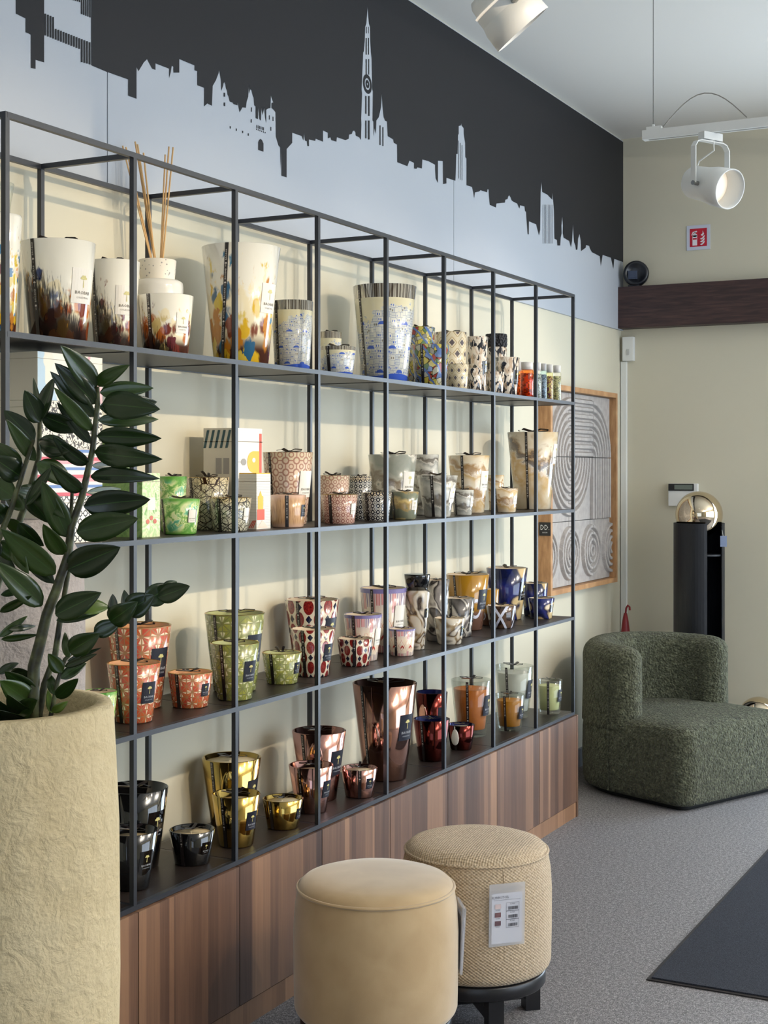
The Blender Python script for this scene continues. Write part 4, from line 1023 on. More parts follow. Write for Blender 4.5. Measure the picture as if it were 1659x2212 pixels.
def place(row, u, t, vb=None, wb=40):
    """base centre on a shelf board: from the base pixel where it shows, else from a given distance behind the front rail"""
    z = SZ[row]
    if vb is not None:
        vc = vb - wb / 2 * abs(vb - HOR) / F
        p = on_floor(u, vc, z); tt = -2.0 - p.x
        t = tt
    return t
def cone_pt(rb, rt, h, th, z, off): r = rb + (rt - rb) * z / h + off; return (r * math.cos(th), r * math.sin(th), z)
def wrap(vf, rb, rt, h, th, z0, off, slant=0.0):
    V = []
    for a, b in vf[0]:
        z = z0 + b; r = rb + (rt - rb) * z / h
        V.append(cone_pt(rb, rt, h, th + (a + slant * b) / r, z, off))
    return V, vf[1]
def grid2(x0, x1, y0, y1, nx, ny):
    V = [(x0 + (x1 - x0) * i / nx, y0 + (y1 - y0) * j / ny) for j in range(ny + 1) for i in range(nx + 1)]
    return V, [(j * (nx + 1) + i, j * (nx + 1) + i + 1, (j + 1) * (nx + 1) + i + 1, (j + 1) * (nx + 1) + i) for j in range(ny) for i in range(nx)]
def bow(par, rt, z, rng, tall=1.0):
    P = []; a0 = rng.uniform(-.4, .4); w = max(.006, rt * .16)
    for k, (an, lift) in enumerate(((0.3, .15), (PI + .1, .12), (1.9, .05), (4.6, .07))):
        an += a0; d = Vector((math.cos(an), math.sin(an), 0)); s = Vector((-d.y, d.x, 0)); ln = rt * rng.uniform(.55, .85)
        if k < 2:
            pts = [Vector((0, 0, z)), d * ln * .5 + Vector((0, 0, z + rt * lift)), d * ln + Vector((0, 0, z + rt * lift * .8)), d * ln * .95 + Vector((0, 0, z + rt * .06)), d * ln * .4 + Vector((0, 0, z + rt * .02)), Vector((0, 0, z + .001))]
        else:
            pts = [Vector((0, 0, z + .001)), d * ln * .4 + Vector((0, 0, z + rt * lift)), d * ln * .75 + Vector((0, 0, z + rt * lift * tall * 1.6)), d * ln * 1.05 + Vector((0, 0, z + rt * lift * tall * 2.2))]
        P.append(strip(pts, s + Vector((0, 0, .25 * (k - 1))), w))
    P.append(boxv(-w * .5, w * .5, -w * .5, w * .5, z, z + w * .5))
    # band across the top from rim to rim
    return link('bow', mesh('bow', *join(P)), M_rib, par)
CNT = [0]
OBS = {0: [], 1: [], 2: [], 3: []}; OBB = {0: [], 1: [], 2: [], 3: []}
def free(row, x, y, rt, rb, h):
    for px in (XF, XBK):
        for py in PY:
            if math.hypot(max(abs(x - px) - T, 0), max(abs(y - py) - T, 0)) < rt + .004: return False
    for (a, b, t2, b2, h2) in OBS[row]:
        hm = min(h, h2); r1 = rb + (rt - rb) * hm / h; r2 = b2 + (t2 - b2) * hm / h2
        if math.hypot(x - a, y - b) < r1 + r2 + .003: return False
    for (x0, x1, y0, y1) in OBB[row]:
        if math.hypot(max(x0 - x, 0, x - x1), max(y0 - y, 0, y - y1)) < rt + .003: return False
    return True
def candle(row, u, vt, wt, wb, t, vb, style, label, lab=None, rib=-92, labth=-6, hasbow=True, wax=None, pend=None, name='scented_candle', slant=0.0, tallbow=1.0, level=.80, off=0.0):
    CNT[0] += 1; rng = random.Random(CNT[0] * 13 + 5)
    z = SZ[row]; want = t
    if vb is not None and row >= 2: want = place(row, u, t, vb, wb)
    best = None
    for k in range(0, 61):
        for sg in ((1, -1) if k else (1,)):
            tt = want + sg * k * .004
            if tt < .02 or tt > .30: continue
            x = -2.0 - tt; y = y_at(u, x); s = scale_at(x, y); rt = wt / 2 / s; rb = wb / 2 / s; h = CZ + (HOR - vt) / s - z
            if tt - rb < .009 or tt + rt > .296: continue
            if best is None: best = (x, y, s, rt, rb, h)
            if free(row, x, y, rt, rb, h): break
        else: continue
        break
    else:
        print('NO ROOM', label); x, y, s, rt, rb, h = best
    OBS[row].append((x, y, rt, rb, h))
    g = thing(name, label, 'candle' if name == 'scented_candle' else 'diffuser', (x, y, z + .0003))
    clear = style.startswith('clear')
    th = min(.005, rt * .10); n = 40
    bz = h * (.09 if clear else .03)
    prof = [(0, 0), (rb * .93, 0), (rb, .003), (rt, h - .001), (rt - th * .5, h), (rt - th, h - .0015)]
    zi = h * .12
    prof += [(rb + (rt - rb) * (zi / h) - th, zi), (0, zi)] if clear else [(rb + (rt - rb) * level - th, h * level), (0, h * level)]
    mats = [M_glass, M_glass, M_glass] if clear else [STYLE[style], INS.get(style, M_in), M_gold if style in ('web', 'web2', 'octpink', 'octpink2', 'stained', 'damask', 'red', 'grn') else STYLE[style]]
    link('jar', lathe(prof, n, (rt, h), [0, 0, 0, 2, 2, 1, 1], 'jar'), mats, g)
    wl_ = h * (level if not clear else (wax[1]))
    ri = lambda zz_: rb + (rt - rb) * zz_ / h - th - .0012
    wm = M_wax if wax is None else plain('wax_%d_%d_%d' % wax[0], wax[0], .5)
    if clear:
        link('wax', lathe([(0, zi + .001), (ri(zi) * .97, zi + .001), (ri(zi), zi + .004), (ri(wl_), wl_), (ri(wl_) * .9, wl_ - .001), (0, wl_ - .003)], n, name='wax'), wm, g)
    elif row >= 2:
        link('wax', lathe([(0, wl_ + .0005), (ri(wl_), wl_ + .0005), (ri(wl_ + .006), wl_ + .006), (0, wl_ + .005)], 32, name='wax'), wm, g)
    if row >= 2:
        link('wick', mesh('wick', *tube([(rt * .2 * q, rt * .1 * q, wl_ + .003) if False else (.3 * rt * c_, .3 * rt * s_, wl_ + zz_) for c_, s_, zz_ in ((.2, -.6, .003), (.22, -.62, .012))], .0012, 5)), plain('wick', (210, 200, 180), .8), g)
    sc = max(.75, min(1.6, rt / .045))
    if rib is not None:
        w_ = .0042 * min(sc, 1.2); a_ = math.radians(rib)
        me = mesh('ribbon', *wrap(grid2(-w_, w_, .002, h - .001, 2, 8), rb, rt, h, a_, 0, .0009, slant)); rbn = link('ribbon', me, M_rib, g)
        if u > 0:
            P = []; zz_ = h * .9
            while zz_ > .034 * sc:
                P.append(tf2(text2('BAOBAB'), .0026 * sc, .0034 * sc, 0, zz_, PI / 2)); P.append(tf2(TREE, .003 * sc, .004 * sc, 0, zz_ - .016 * sc)); zz_ -= .032 * sc
            link('ribbon_lettering', mesh('ribbon_lettering', *wrap(join(P), rb, rt, h, a_, 0, .0014, slant)), M_rtx, rbn)
    if hasbow: bow(g, rt * .8, h + .0005 if row < 2 or style == 'clear' else h - .001, rng, tallbow)
    if lab:
        lh = min(h * .36, .052 * sc) if lab != 'w' else min(h * .34, .050 * sc); lw = lh * .78; zc = h * (.52 if h < rt * 2.4 else .56) + off; a_ = math.radians(labth)
        lm = M_navy if lab == 'n' else M_wlab
        lb = link('label_plate', mesh('label_plate', *wrap(grid2(-lw / 2, lw / 2, -lh / 2, lh / 2, 8, 3), rb, rt, h, a_, zc, .0011)), lm, g)
        if lab == 'k': lb.data.materials[0] = STYLE['black']
        tc, tm = (M_gtx, M_ttx) if lab in 'nk' else (M_gtx if lab == 'w' else M_dtx, M_dtx)
        if lab in 'nkw':
            link('tree_emblem', mesh('tree_emblem', *wrap(tf2(TREE, lh * .19, lh * .19, 0, lh * .13), rb, rt, h, a_, zc, .0017)), tc, lb)
        link('label_lettering', mesh('label_lettering', *wrap(join([tf2(text2('BAOBAB'), lw * .135, lh * .095, 0, -lh * .20), tf2(text2('COLLECTION'), lw * .066, lh * .05, 0, -lh * .34)]), rb, rt, h, a_, zc, .0017)), tm, lb)
        if lab == 'o':
            fr = .0012
            link('label_border', mesh('label_border', *wrap(join([rect2(-lw / 2, lw / 2, -lh / 2, -lh / 2 + fr), rect2(-lw / 2, lw / 2, lh / 2 - fr, lh / 2), rect2(-lw / 2, -lw / 2 + fr, -lh / 2, lh / 2), rect2(lw / 2 - fr, lw / 2, -lh / 2, lh / 2)]), rb, rt, h, a_, zc, .0018)), M_dtx, lb)
    if pend:
        a_ = math.radians(pend[1]); zc = h * pend[2]
        q = lathe([(.016 * sc * math.sin(PI * k / 10) * (1 - .35 * k / 10), .026 * sc * -math.cos(PI * k / 10)) for k in range(11)], 16, name='pendant')
        p_ = cone_pt(rb, rt, h, a_, zc, .004); link('pendant', q, pend[0], g, p_, (0, 0, a_)).scale = (.25, 1, 1)
        link('pendant_chain', mesh('pendant_chain', *tube([cone_pt(rb, rt, h, a_, zc + .026 * sc, .004), cone_pt(rb, rt, h, a_, h - .002, .002)], .0012, 5)), pend[0], g)
    return g, x, y, s, rt, rb, h
# ================================================================== THINGS ON THE SHELVES
GA, GB, GC, GD = 'candles on the top shelf', 'candles on the second shelf', 'candles on the third shelf', 'candles on the bottom shelf'
def put(lst, row, grp):
    for a in lst:
        kw = a[9] if len(a) > 9 else {}
        g = candle(row, *a[:8], **({} if a[8] is None else {'lab': a[8]}), **kw)[0]; g['group'] = grp
_c = candle
def candle2(row, u, vt, wt, wb, t, vb, style, label, **k): return _c(row, u, vt, wt, wb, t, vb, style, label, **k)
# ------------------------------------------------------------------ diffusers
def at_shelf(row, u, t):
    x = -2.0 - t; y = y_at(u, x); return x, y, scale_at(x, y), SZ[row] + .0003
# reed diffuser
x, y, s, z = at_shelf(0, 340, .205)
zz_ = lambda v: CZ + (HOR - v) / s - z
OBS[0].append((x, y, 57 / s, 50 / s, .12)); rd = thing('reed_diffuser', 'white reed diffuser with a speckled cap and eight rattan sticks', 'diffuser', (x, y, z))
rb_ = 57 / s
link('bottle', lathe([(0, 0), (rb_ * .82, 0), (rb_ * .86, .004), (rb_ * .98, zz_(622)), (rb_ * .96, zz_(612)), (rb_ * .85, zz_(607)), (.0, zz_(607))], 40, (rb_, zz_(607)), name='bottle'), plain('bottle_white_gloss', (226, 222, 212), .12, coat=.6), rd)
m = Mat('cap_speckled_ceramic', .5); xx, yy, z3 = m.obj(); n = m.voro(m.vec(xx, yy, z3), 110.0); k = m.sepr(m.voro(m.vec(xx, yy, z3), 110.0, 'F1', 1))
m.col(m.mix(n.lt(.24) * k.gt(.45), (228, 220, 204), (156, 152, 146)))
rc = 41 / s
cp = link('bottle_cap', lathe([(rc * .90, zz_(606.8)), (rc, zz_(564)), (rc * .96, zz_(562.5)), (rc * .3, zz_(562.5)), (.0, zz_(562.5))], 36, name='bottle_cap'), m.m, rd)
M_reed = plain('rattan_stick', (206, 166, 112), .7)
for a, b, c in ((336, 265, 315), (337, 272, 318), (340, 292, 306), (342, 297, 312), (338, 310, 330), (345, 357, 334), (346, 365, 317), (348, 374, 318)):
    P0 = unproj(a, 600, depth_of((x, y))); P1 = unproj(b, c, depth_of((x, y)) + random.uniform(-.03, .03)); o_ = Vector((x, y, z))
    link('reed_stick', mesh('reed_stick', *tube([P0 - o_, P1 - o_], .0022, 6)), M_reed, rd)
# bottle cut by the frame
x, y, s, z = at_shelf(0, 2, .14)
OBS[0].append((x, y, 45 / s, 30 / s, .25)); bd = thing('perfume_bottle', 'white glass bottle with blue and yellow base cut by the left frame edge', 'bottle', (x, y, z))
h_ = zz_(466)
link('bottle', lathe([(0, 0), (27 / s, 0), (30 / s, .004), (45 / s, h_ - .006), (43 / s, h_), (26 / s, h_ + .004), (20 / s, h_ + .006), (0, h_ + .006)], 40, (45 / s, h_), name='bottle'), STYLE['mot_yellow'], bd)
link('stopper', lathe([(20 / s, h_ + .0062), (22 / s, zz_(440)), (29 / s, zz_(400)), (27 / s, zz_(396)), (0, zz_(396))], 12, name='stopper'), M_glass, bd)
# black capped diffuser
x, y, s, z = at_shelf(0, 1072, .20)
h_ = zz_(750); r_ = 23 / s
OBS[0].append((x, y, 25 / s, 22 / s, .1)); qd = thing('perfume_diffuser', 'black and white marbled diffuser with a knobbly black cap', 'diffuser', (x, y, z))
link('bottle', lathe([(0, 0), (r_ * .86, 0), (r_ * .9, .003), (r_, h_ - .008), (r_ * .9, h_), (0, h_)], 32, (r_, h_), name='bottle'), STYLE['cow'], qd)
m = Mat('cap_black_rough', .6); xx, yy, z3 = m.obj(); m.col((24, 24, 28)).bump(m.voro(m.vec(xx, yy, z3), 110.0), 1.0, .01)
V = []; Fc = []; R_ = 25 / s * .92; z0, z1 = h_ + .0002, zz_(722); NA, NZ = 28, 5
for j in range(NZ + 1):
    for i in range(NA):
        q = 1 + .05 * ((i + j) % 2) - (.06 if j in (0, NZ) else 0); V.append((R_ * q * math.cos(2 * PI * i / NA), R_ * q * math.sin(2 * PI * i / NA), z0 + (z1 - z0) * j / NZ))
for j in range(NZ):
    for i in range(NA): Fc.append((j * NA + i, j * NA + (i + 1) % NA, (j + 1) * NA + (i + 1) % NA, (j + 1) * NA + i))
Fc.append(tuple(range(NA - 1, -1, -1))); Fc.append(tuple(range(NZ * NA, NZ * NA + NA)))
link('bottle_cap', mesh('bottle_cap', V, Fc), m.m, qd)
# agate diffuser on the third shelf
x, y, s, z = at_shelf(2, 901, .10)
h_ = zz_(1274); r_ = 28 / s
OBS[2].append((x, y, 28 / s, 16 / s, .2)); ad = thing('perfume_diffuser', 'tall tapered brown agate diffuser with a glossy black cap', 'diffuser', (x, y, z))
link('bottle', lathe([(0, 0), (15 / s, 0), (16 / s, .003), (r_ * .82, h_ * .55), (r_, h_ - .012), (r_ * .97, h_ - .003), (r_ * .85, h_), (0, h_)], 36, (r_, h_), name='bottle'), STYLE['agate'], ad)
link('bottle_cap', lathe([(0, h_ + .0002), (24 / s, h_ + .0002), (28.5 / s, zz_(1243)), (28 / s, zz_(1240)), (20 / s, zz_(1240)), (0, zz_(1241))], 36, name='bottle_cap'), STYLE['black'], ad)
lb = link('label_plate', mesh('label_plate', *wrap(grid2(-.010, .010, -.015, .015, 6, 2), 16 / s, r_, h_, math.radians(-8), h_ * .62, .0035)), STYLE['black'], ad)
link('tree_emblem', mesh('tree_emblem', *wrap(tf2(TREE, .006, .006, 0, .004), 16 / s, r_, h_, math.radians(-8), h_ * .62, .0042)), M_gtx, lb)

# ------------------------------------------------------------------ small perfume bottles
for u, w_, vb_, vc, c, t, lbl in ((1119, 24, 802, 782, (206, 110, 60), .15, 'pale orange perfume bottle behind the amber one'), (1138, 30, 799, 783, (196, 84, 20), .085, 'amber perfume bottle with a white cap, largest of the row'),
                         (1160, 20, 800, 784, (170, 182, 170), .10, 'clear perfume bottle right after the amber one'), (1174, 15, 801, 786, (150, 150, 168), .135, 'grey violet perfume bottle, middle of the row'),
                         (1187, 16, 805, 788, (196, 172, 116), .12, 'perfume bottle with a coloured mosaic print'), (1203, 19, 805, 790, (192, 190, 140), .10, 'pale green perfume bottle at the right end of the row')):
    x, y, s, z = at_shelf(0, u, t); r_ = w_ / 2 / s; hb = CZ + (HOR - vb_) / s - z; hc = CZ + (HOR - vc) / s - z
    OBS[0].append((x, y, r_, r_, .1)); pb = thing('perfume_bottle', lbl, 'bottle', (x, y, z), 0, 'perfume bottles on the top shelf')
    link('flask', lathe([(0, 0), (r_ * .94, 0), (r_, .003), (r_, hb - .006), (r_ * .9, hb), (0, hb)], 24, (r_, hb), name='flask'), thin_glass('flask_tint', (min(255, c[0] + 90), min(255, c[1] + 110), min(255, c[2] + 110))), pb)
    m = Mat('flask_print', .25, coat=.5); uu, vv_ = m.uv(); cell = m.white(m.vec((uu * 3.0).floor(), (vv_ * 5.0).floor(), u * 1.0)); dk = tuple(int(q * .62) for q in c)
    m.col(m.mix(cell.gt(.55), c, dk if u != 1187 else (120, 60, 90)))
    link('perfume_fill', lathe([(0, .003), (r_ * .88, .003), (r_ * .88, hb * .88), (0, hb * .88)], 20, (r_, hb), name='perfume_fill'), m.m, pb)
    rc = r_ * .86
    link('cap', lathe([(0, hb + .0002), (rc * .95, hb + .0002), (rc, hc), (rc * .94, hc + .001), (0, hc + .001)], 24, name='cap'), plain('cap_white', (206, 202, 196), .6), pb)

# ------------------------------------------------------------------ gift boxes on the second shelf
M_card = plain('carton_white', (222, 216, 202), .6); M_cgrey = plain('carton_side_cream', (206, 200, 184), .6)
def cart(name, label, x0, x1, y0, y1, z0, z1, mat, group):
    t = thing(name, label, 'box', ((x0 + x1) / 2, (y0 + y1) / 2, z0), 0, group)
    OBB[1].append((x0, x1, y0, y1)); hx, hy, h = (x1 - x0) / 2, (y1 - y0) / 2, z1 - z0
    box('box_body', -hx, hx, -hy, hy, 0, h, M_card, t)
    for o_, a in (('front_print', (hx, hx + .0006, -hy, hy, .0, h)), ('side_print', (-hx, hx, -hy - .0006, -hy, 0, h))):
        box(o_, *a, mat if not isinstance(mat, tuple) else mat[0 if o_ == 'front_print' else 1], t)
    box('lid_edge', -hx - .0008, hx + .0012, -hy - .0012, hy + .0008, h * .86, h * .868, plain('lid_shadow_line', (150, 140, 120), .7), t)
    return t, hx, hy, h
def pmat(name, fn):
    m = Mat(name, .55); x, y, z = m.obj(); fn(m, x, y, z); return m.m
def pastel(m, x, y, z):
    n = m.voro(m.vec(x * 1.0, y * 1.0, z * .6), 26.0, 'F1', 1, metric='MANHATTAN'); m.col(m.ramp(m.sepr(n), [(0, (232, 224, 206)), (.4, (222, 176, 180)), (.6, (178, 200, 214)), (.8, (236, 230, 214))], True))
def octs(m, x, y, z):
    fy = (y * 55.0 + x * 55.0).frac() - .5; fz = (z * 55.0).frac() - .5; d = (fy * fy + fz * fz).sqrt()
    m.col(m.mix((((d - .33).abs()).lt(.07) + (fy.abs().lt(.06) + fz.abs().lt(.06)).min(1.0) * d.gt(.33)).min(1.0), (236, 230, 218), (40, 38, 42)))
def bands(m, x, y, z):
    m.col(m.ramp((z * 26.0).frac(), [(0, (204, 92, 104)), (.2, (230, 222, 214)), (.45, (104, 134, 186)), (.62, (230, 220, 214)), (.8, (222, 160, 166))], True))
def speck(m, x, y, z):
    n = m.noise(m.vec(x, y, z), 130.0, 3.0, 1.0); m.col(m.mix(n.gt(.52), (232, 224, 206), (70, 64, 60)))
def leafy(m, x, y, z):
    n = m.noise(m.vec(x, y, z), 26.0, 2.0, 2.0); m.col(m.ramp(n, [(.3, (122, 168, 92)), (.42, (222, 228, 186)), (.55, (170, 202, 136)), (.66, (232, 234, 204))]))
def plastic_leaf(m, x, y, z):
    n = m.noise(m.vec(x, y, z), 30.0, 2.0, 2.0); m.col(m.ramp(n, [(.3, (92, 134, 70)), (.6, (150, 184, 112))]))
ya = y_at(81, -2.03); hb = .1025
for k, (nm, fn, lbl) in enumerate((('octs', octs, 'black and white ring patterned gift box at the bottom of the stack'), ('bands', bands, 'red and blue striped gift box second from the bottom'),
                                   ('speck', speck, 'black speckled white gift box third from the bottom'), ('pastel', pastel, 'pastel pink and blue gift box on top of the stack'))):
    cart('gift_box', lbl, -2.24, -2.03, ya, ya + .215, SZ[1] + .0003 + k * hb, SZ[1] + .0003 + (k + 1) * hb - .0006, (pmat('carton_' + nm, fn), M_cgrey), 'stacked gift boxes behind the plant')
lf = pmat('carton_leafy', leafy); lf2 = pmat('carton_green_side', plastic_leaf)
def front_box(u0, u1, vt, X, dx, name, label, mats, group, row=1):
    y0, y1 = y_at(u0, X), y_at(u1, X); s = scale_at(X, y0); z1 = CZ + (HOR - vt) / s
    return cart(name, label, X - dx, X, y0, y1, SZ[row] + .0003, z1, mats, group) + (X, y0)
GBX = 'cartons on the second shelf'
t, hx, hy, h, _, _ = front_box(307, 345, 1022, -2.045, .075, 'candle_carton', 'slim green floral carton at the shelf front', (lf, lf2), GBX)
flat_x('label_panel', rect2(-hy * .45, hy * .45, h * .42, h * .62), plain('panel_cream', (238, 232, 206), .6), t, hx + .0012)
flat_x('flower_print', join([ell2(q, h * .30 - abs(q) * .6, .007, .006, 8) for q in (-.014, 0, .014)]), plain('flower_red', (196, 110, 90), .6), t, hx + .0013)
front_box(262, 292, 940, -2.16, .08, 'candle_carton', 'tall green floral carton in the back row behind the leaves', (lf, lf2), GBX)
def lines(m, x, y, z): m.col(m.mix((z * 330.0).frac().lt(.3), (230, 226, 216), (176, 174, 170)))
def vlines(m, x, y, z): m.col(m.mix((y * 330.0).frac().lt(.25), (236, 230, 220), (190, 184, 176)))
Mv, Ml = pmat('carton_vertical_lines', vlines), pmat('carton_fine_lines', lines)
M_yel, M_red, M_pgr = plain('print_yellow', (226, 176, 44), .55), plain('print_red', (206, 84, 54), .55), plain('print_grey', (150, 146, 140), .6)
t, hx, hy, h, _, _ = front_box(512, 566, 924, -2.15, .11, 'candle_carton', 'tall white carton with a yellow tower print in the back row', (Mv, M_cgrey), GBX)
flat_x('tower_print', poly2([(hy * .74, h * .55), (hy * .74, h * .77)] + [(hy * .28 + hy * .5 * math.cos(q), h * .66 + h * .11 * math.sin(q)) for q in [PI / 2 + PI * k / 10 for k in range(11)]]), M_yel, t, hx + .0012)
flat_x('tower_dome_print', join([ell2(-hy * .50, h * .66, hy * .22, h * .035, 10), rect2(-hy * .95, -hy * .74, h * .657, h * .663)]), M_pgr, t, hx + .0013)
flat_x('red_stripe', rect2(hy * .75, hy * .95, h * .5, h * .95), M_red, t, hx + .0012)
flat_x('window_print', ell2(hy * .3, h * .68, hy * .13, h * .025, 10), plain('print_white', (236, 232, 222), .6), t, hx + .0016)
flat_y('stripe_print', join([poly2([(-hx + q * .018, h * .8), (-hx + q * .018 + .008, h * .8), (-hx + q * .018 + .02, h * .98), (-hx + q * .018 + .012, h * .98)]) for q in range(5)]), plain('print_petrol', (52, 82, 88), .6), t, -hy - .0012)
flat_y('text_block', join([rect2(-hx * .25, hx * .1, h * .3, h * .5), rect2(hx * .2, hx * .55, h * .3, h * .5), rect2(-hx * .25, hx * .1, h * .54, h * .7), rect2(hx * .2, hx * .55, h * .54, h * .7)]), M_pgr, t, -hy - .0012)
t, hx, hy, h, _, _ = front_box(554, 584, 1024, -2.06, .055, 'candle_carton', 'small lined carton with a yellow and red lighthouse print', (Ml, Ml), GBX)
flat_x('tower_print', join([rect2(-hy * .85, -hy * .1, h * .36, h * .6), poly2([(-hy * .7, h * .6), (-hy * .25, h * .6), (-hy * .47, h * .70)])]), M_yel, t, hx + .0012)
flat_x('tower_base_print', rect2(-hy * .95, hy * .1, h * .17, h * .36), M_red, t, hx + .0012)
flat_x('label_panel', rect2(0, hy * .8, h * .42, h * .6), plain('panel_cream', (238, 232, 206), .6), t, hx + .0012)
flat_x('tent_print', poly2([(-hy * .9, h * .02), (hy * .6, h * .02), (-hy * .2, h * .17)]), plain('print_blush', (236, 206, 190), .6), t, hx + .0013)
flat_y('stripe_print', join([poly2([(hx * .1 + q * .006, h * .02), (hx * .1 + q * .006 + .003, h * .02), (hx * .6 + q * .004 + .003, h * .16), (hx * .6 + q * .004, h * .16)]) for q in range(3)]), M_red, t, -hy - .0012)
box('yellow_lid', -hx, hx, -hy, hy, h, h + .003, M_yel, t)
# (u, rim v, top width, base width, distance behind front rail, base v, style, label, label plate, extras)
put([
 (126, 526, 161, 121, .13, None, 'mot_orange', 'large white candle with black and orange glass blobs, leftmost on the top shelf', 'w', dict(labth=-4)),
 (246, 566, 112, 84, .16, None, 'mot_maroon', 'white and maroon spotted candle beside the large orange one', 'w', dict(rib=-105, labth=-20)),
 (358, 640, 120, 96, .075, None, 'mot_small', 'small cream candle with maroon blobs in front of the reed diffuser', 'w', dict(hasbow=False, labth=-12)),
 (521, 536, 170, 116, .14, None, 'mot_yellow', 'tall white candle with yellow and blue glass flecks', 'w', dict(hasbow=False, rib=-100, slant=.13, labth=-2)),
 (631, 652, 92, 76, .10, None, 'santorini', 'medium blue town candle left of the second blue pair', None, dict(hasbow=False, rib=-108)),
 (712, 718, 54, 46, .20, None, 'santorini', 'small silver topped blue town candle hidden at the back', None, dict(rib=None)),
 (729, 750, 82, 66, .065, None, 'santorini', 'short blue town candle with a black ribbon at the shelf front', None, dict()),
 (831, 620, 138, 97, .14, None, 'santorini', 'tallest blue town candle with domes on the top shelf', None, dict(hasbow=False, rib=-116)),
 (906, 708, 68, 54, .20, None, 'stained', 'stained glass patterned candle standing in the back row', None, dict(rib=None)),
 (930, 746, 84, 66, .075, None, 'stained', 'stained glass patterned candle at the front with black ribbon', None, dict(hasbow=False)),
 (973, 719, 72, 64, .19, None, 'damask', 'large cream damask candle in the back row', None, dict(rib=None)),
 (989, 787, 48, 40, .05, None, 'damask', 'small cream damask candle in front of the large one', None, dict(hasbow=False, rib=None)),
 (1031, 728, 47, 37, .14, None, 'cow', 'tall black and white marbled candle left of the black capped diffuser', None, dict(hasbow=False, rib=None, lab='k', off=-.02)),
 (1025, 796, 36, 30, .05, None, 'cow', 'small black and white candle in front of the tall marbled one', None, dict(hasbow=False, rib=None)),
 (1095, 773, 55, 42, .10, None, 'cow', 'medium black and white candle beside the amber bottles', None, dict(hasbow=False, rib=None, lab='k', off=-.01)),
 (1069, 804, 42, 34, .045, None, 'cow', 'smallest black and white candle at the front edge behind a post', None, dict(hasbow=False, rib=None)),
], 0, GA)
put([
 (373, 1029, 62, 50, .17, None, 'green', 'green art nouveau candle in the back row beside the leaves', None, dict(rib=None, tallbow=1.6)),
 (389, 1077, 87, 71, .075, None, 'green', 'short green art nouveau candle at the shelf front', 'o', dict(labth=-14, rib=-118)),
 (450, 1031, 91, 72, .17, None, 'web', 'large candle with a brown web pattern behind the dark web one', None, dict(tallbow=2.2, rib=-112)),
 (498, 1075, 90, 74, .08, None, 'web2', 'short clear candle with a dark web pattern', 'o', dict(labth=-2)),
 (622, 977, 110, 80, .17, None, 'octpink', 'large blush candle with linked ring pattern', 'o', dict(rib=-106, labth=-4)),
 (622, 1069, 78, 68, .065, None, 'stripes', 'short brown striped candle with a dark side label', 'n', dict(rib=-62, labth=6)),
 (718, 1027, 76, 60, .16, None, 'octpink', 'medium blush ring patterned candle in the back row', None, dict(rib=None, tallbow=1.6)),
 (733, 1068, 80, 66, .065, None, 'octpink2', 'short blush candle with fine ring pattern at the front', 'o', dict(labth=-6)),
 (776, 1029, 56, 46, .18, None, 'octblack', 'medium black ring patterned candle in the back row', None, dict(rib=None)),
 (813, 1064, 67, 54, .075, None, 'octblack', 'short black ring patterned candle at the front', None, dict(rib=-104)),
 (848, 982, 105, 80, .15, None, 'sand_green', 'large grey green layered sand candle with white label', 'w', dict(rib=None, labth=-12)),
 (919, 982, 58, 46, .19, None, 'sand_grey', 'grey striped sand candle tucked behind the grey green one', None, dict(rib=None, hasbow=False)),
 (874, 1062, 62, 50, .065, None, 'sand_olive', 'small olive and ochre sand candle at the front', 'w', dict(rib=-122, labth=-14)),
 (945, 1027, 88, 56, .07, None, 'sand_grey', 'medium grey streaked sand candle in front of a shelf post', 'w', dict(rib=-82, labth=-2)),
 (1000, 1058, 48, 38, .075, None, 'sand_grey', 'smallest grey striped sand candle', 'w', dict(rib=-112, labth=0)),
 (1013, 984, 90, 66, .17, None, 'sand_beige', 'large beige sand candle with brown wave lines', 'w', dict(rib=-86, labth=-4)),
 (1071, 1026, 36, 29, .20, None, 'sand_beige', 'tiny ochre sand candle peeping out of the back row', None, dict(rib=None, hasbow=False)),
 (1092, 1055, 54, 44, .075, None, 'sand_beige', 'small ochre banded sand candle at the front', 'w', dict(rib=-122, labth=-10)),
 (1151, 934, 110, 76, .14, None, 'sand_tall', 'tallest sand candle with a dark smoky band by the framed relief', 'w', dict(rib=-84, labth=8, hasbow=True, off=.05)),
], 1, GB)
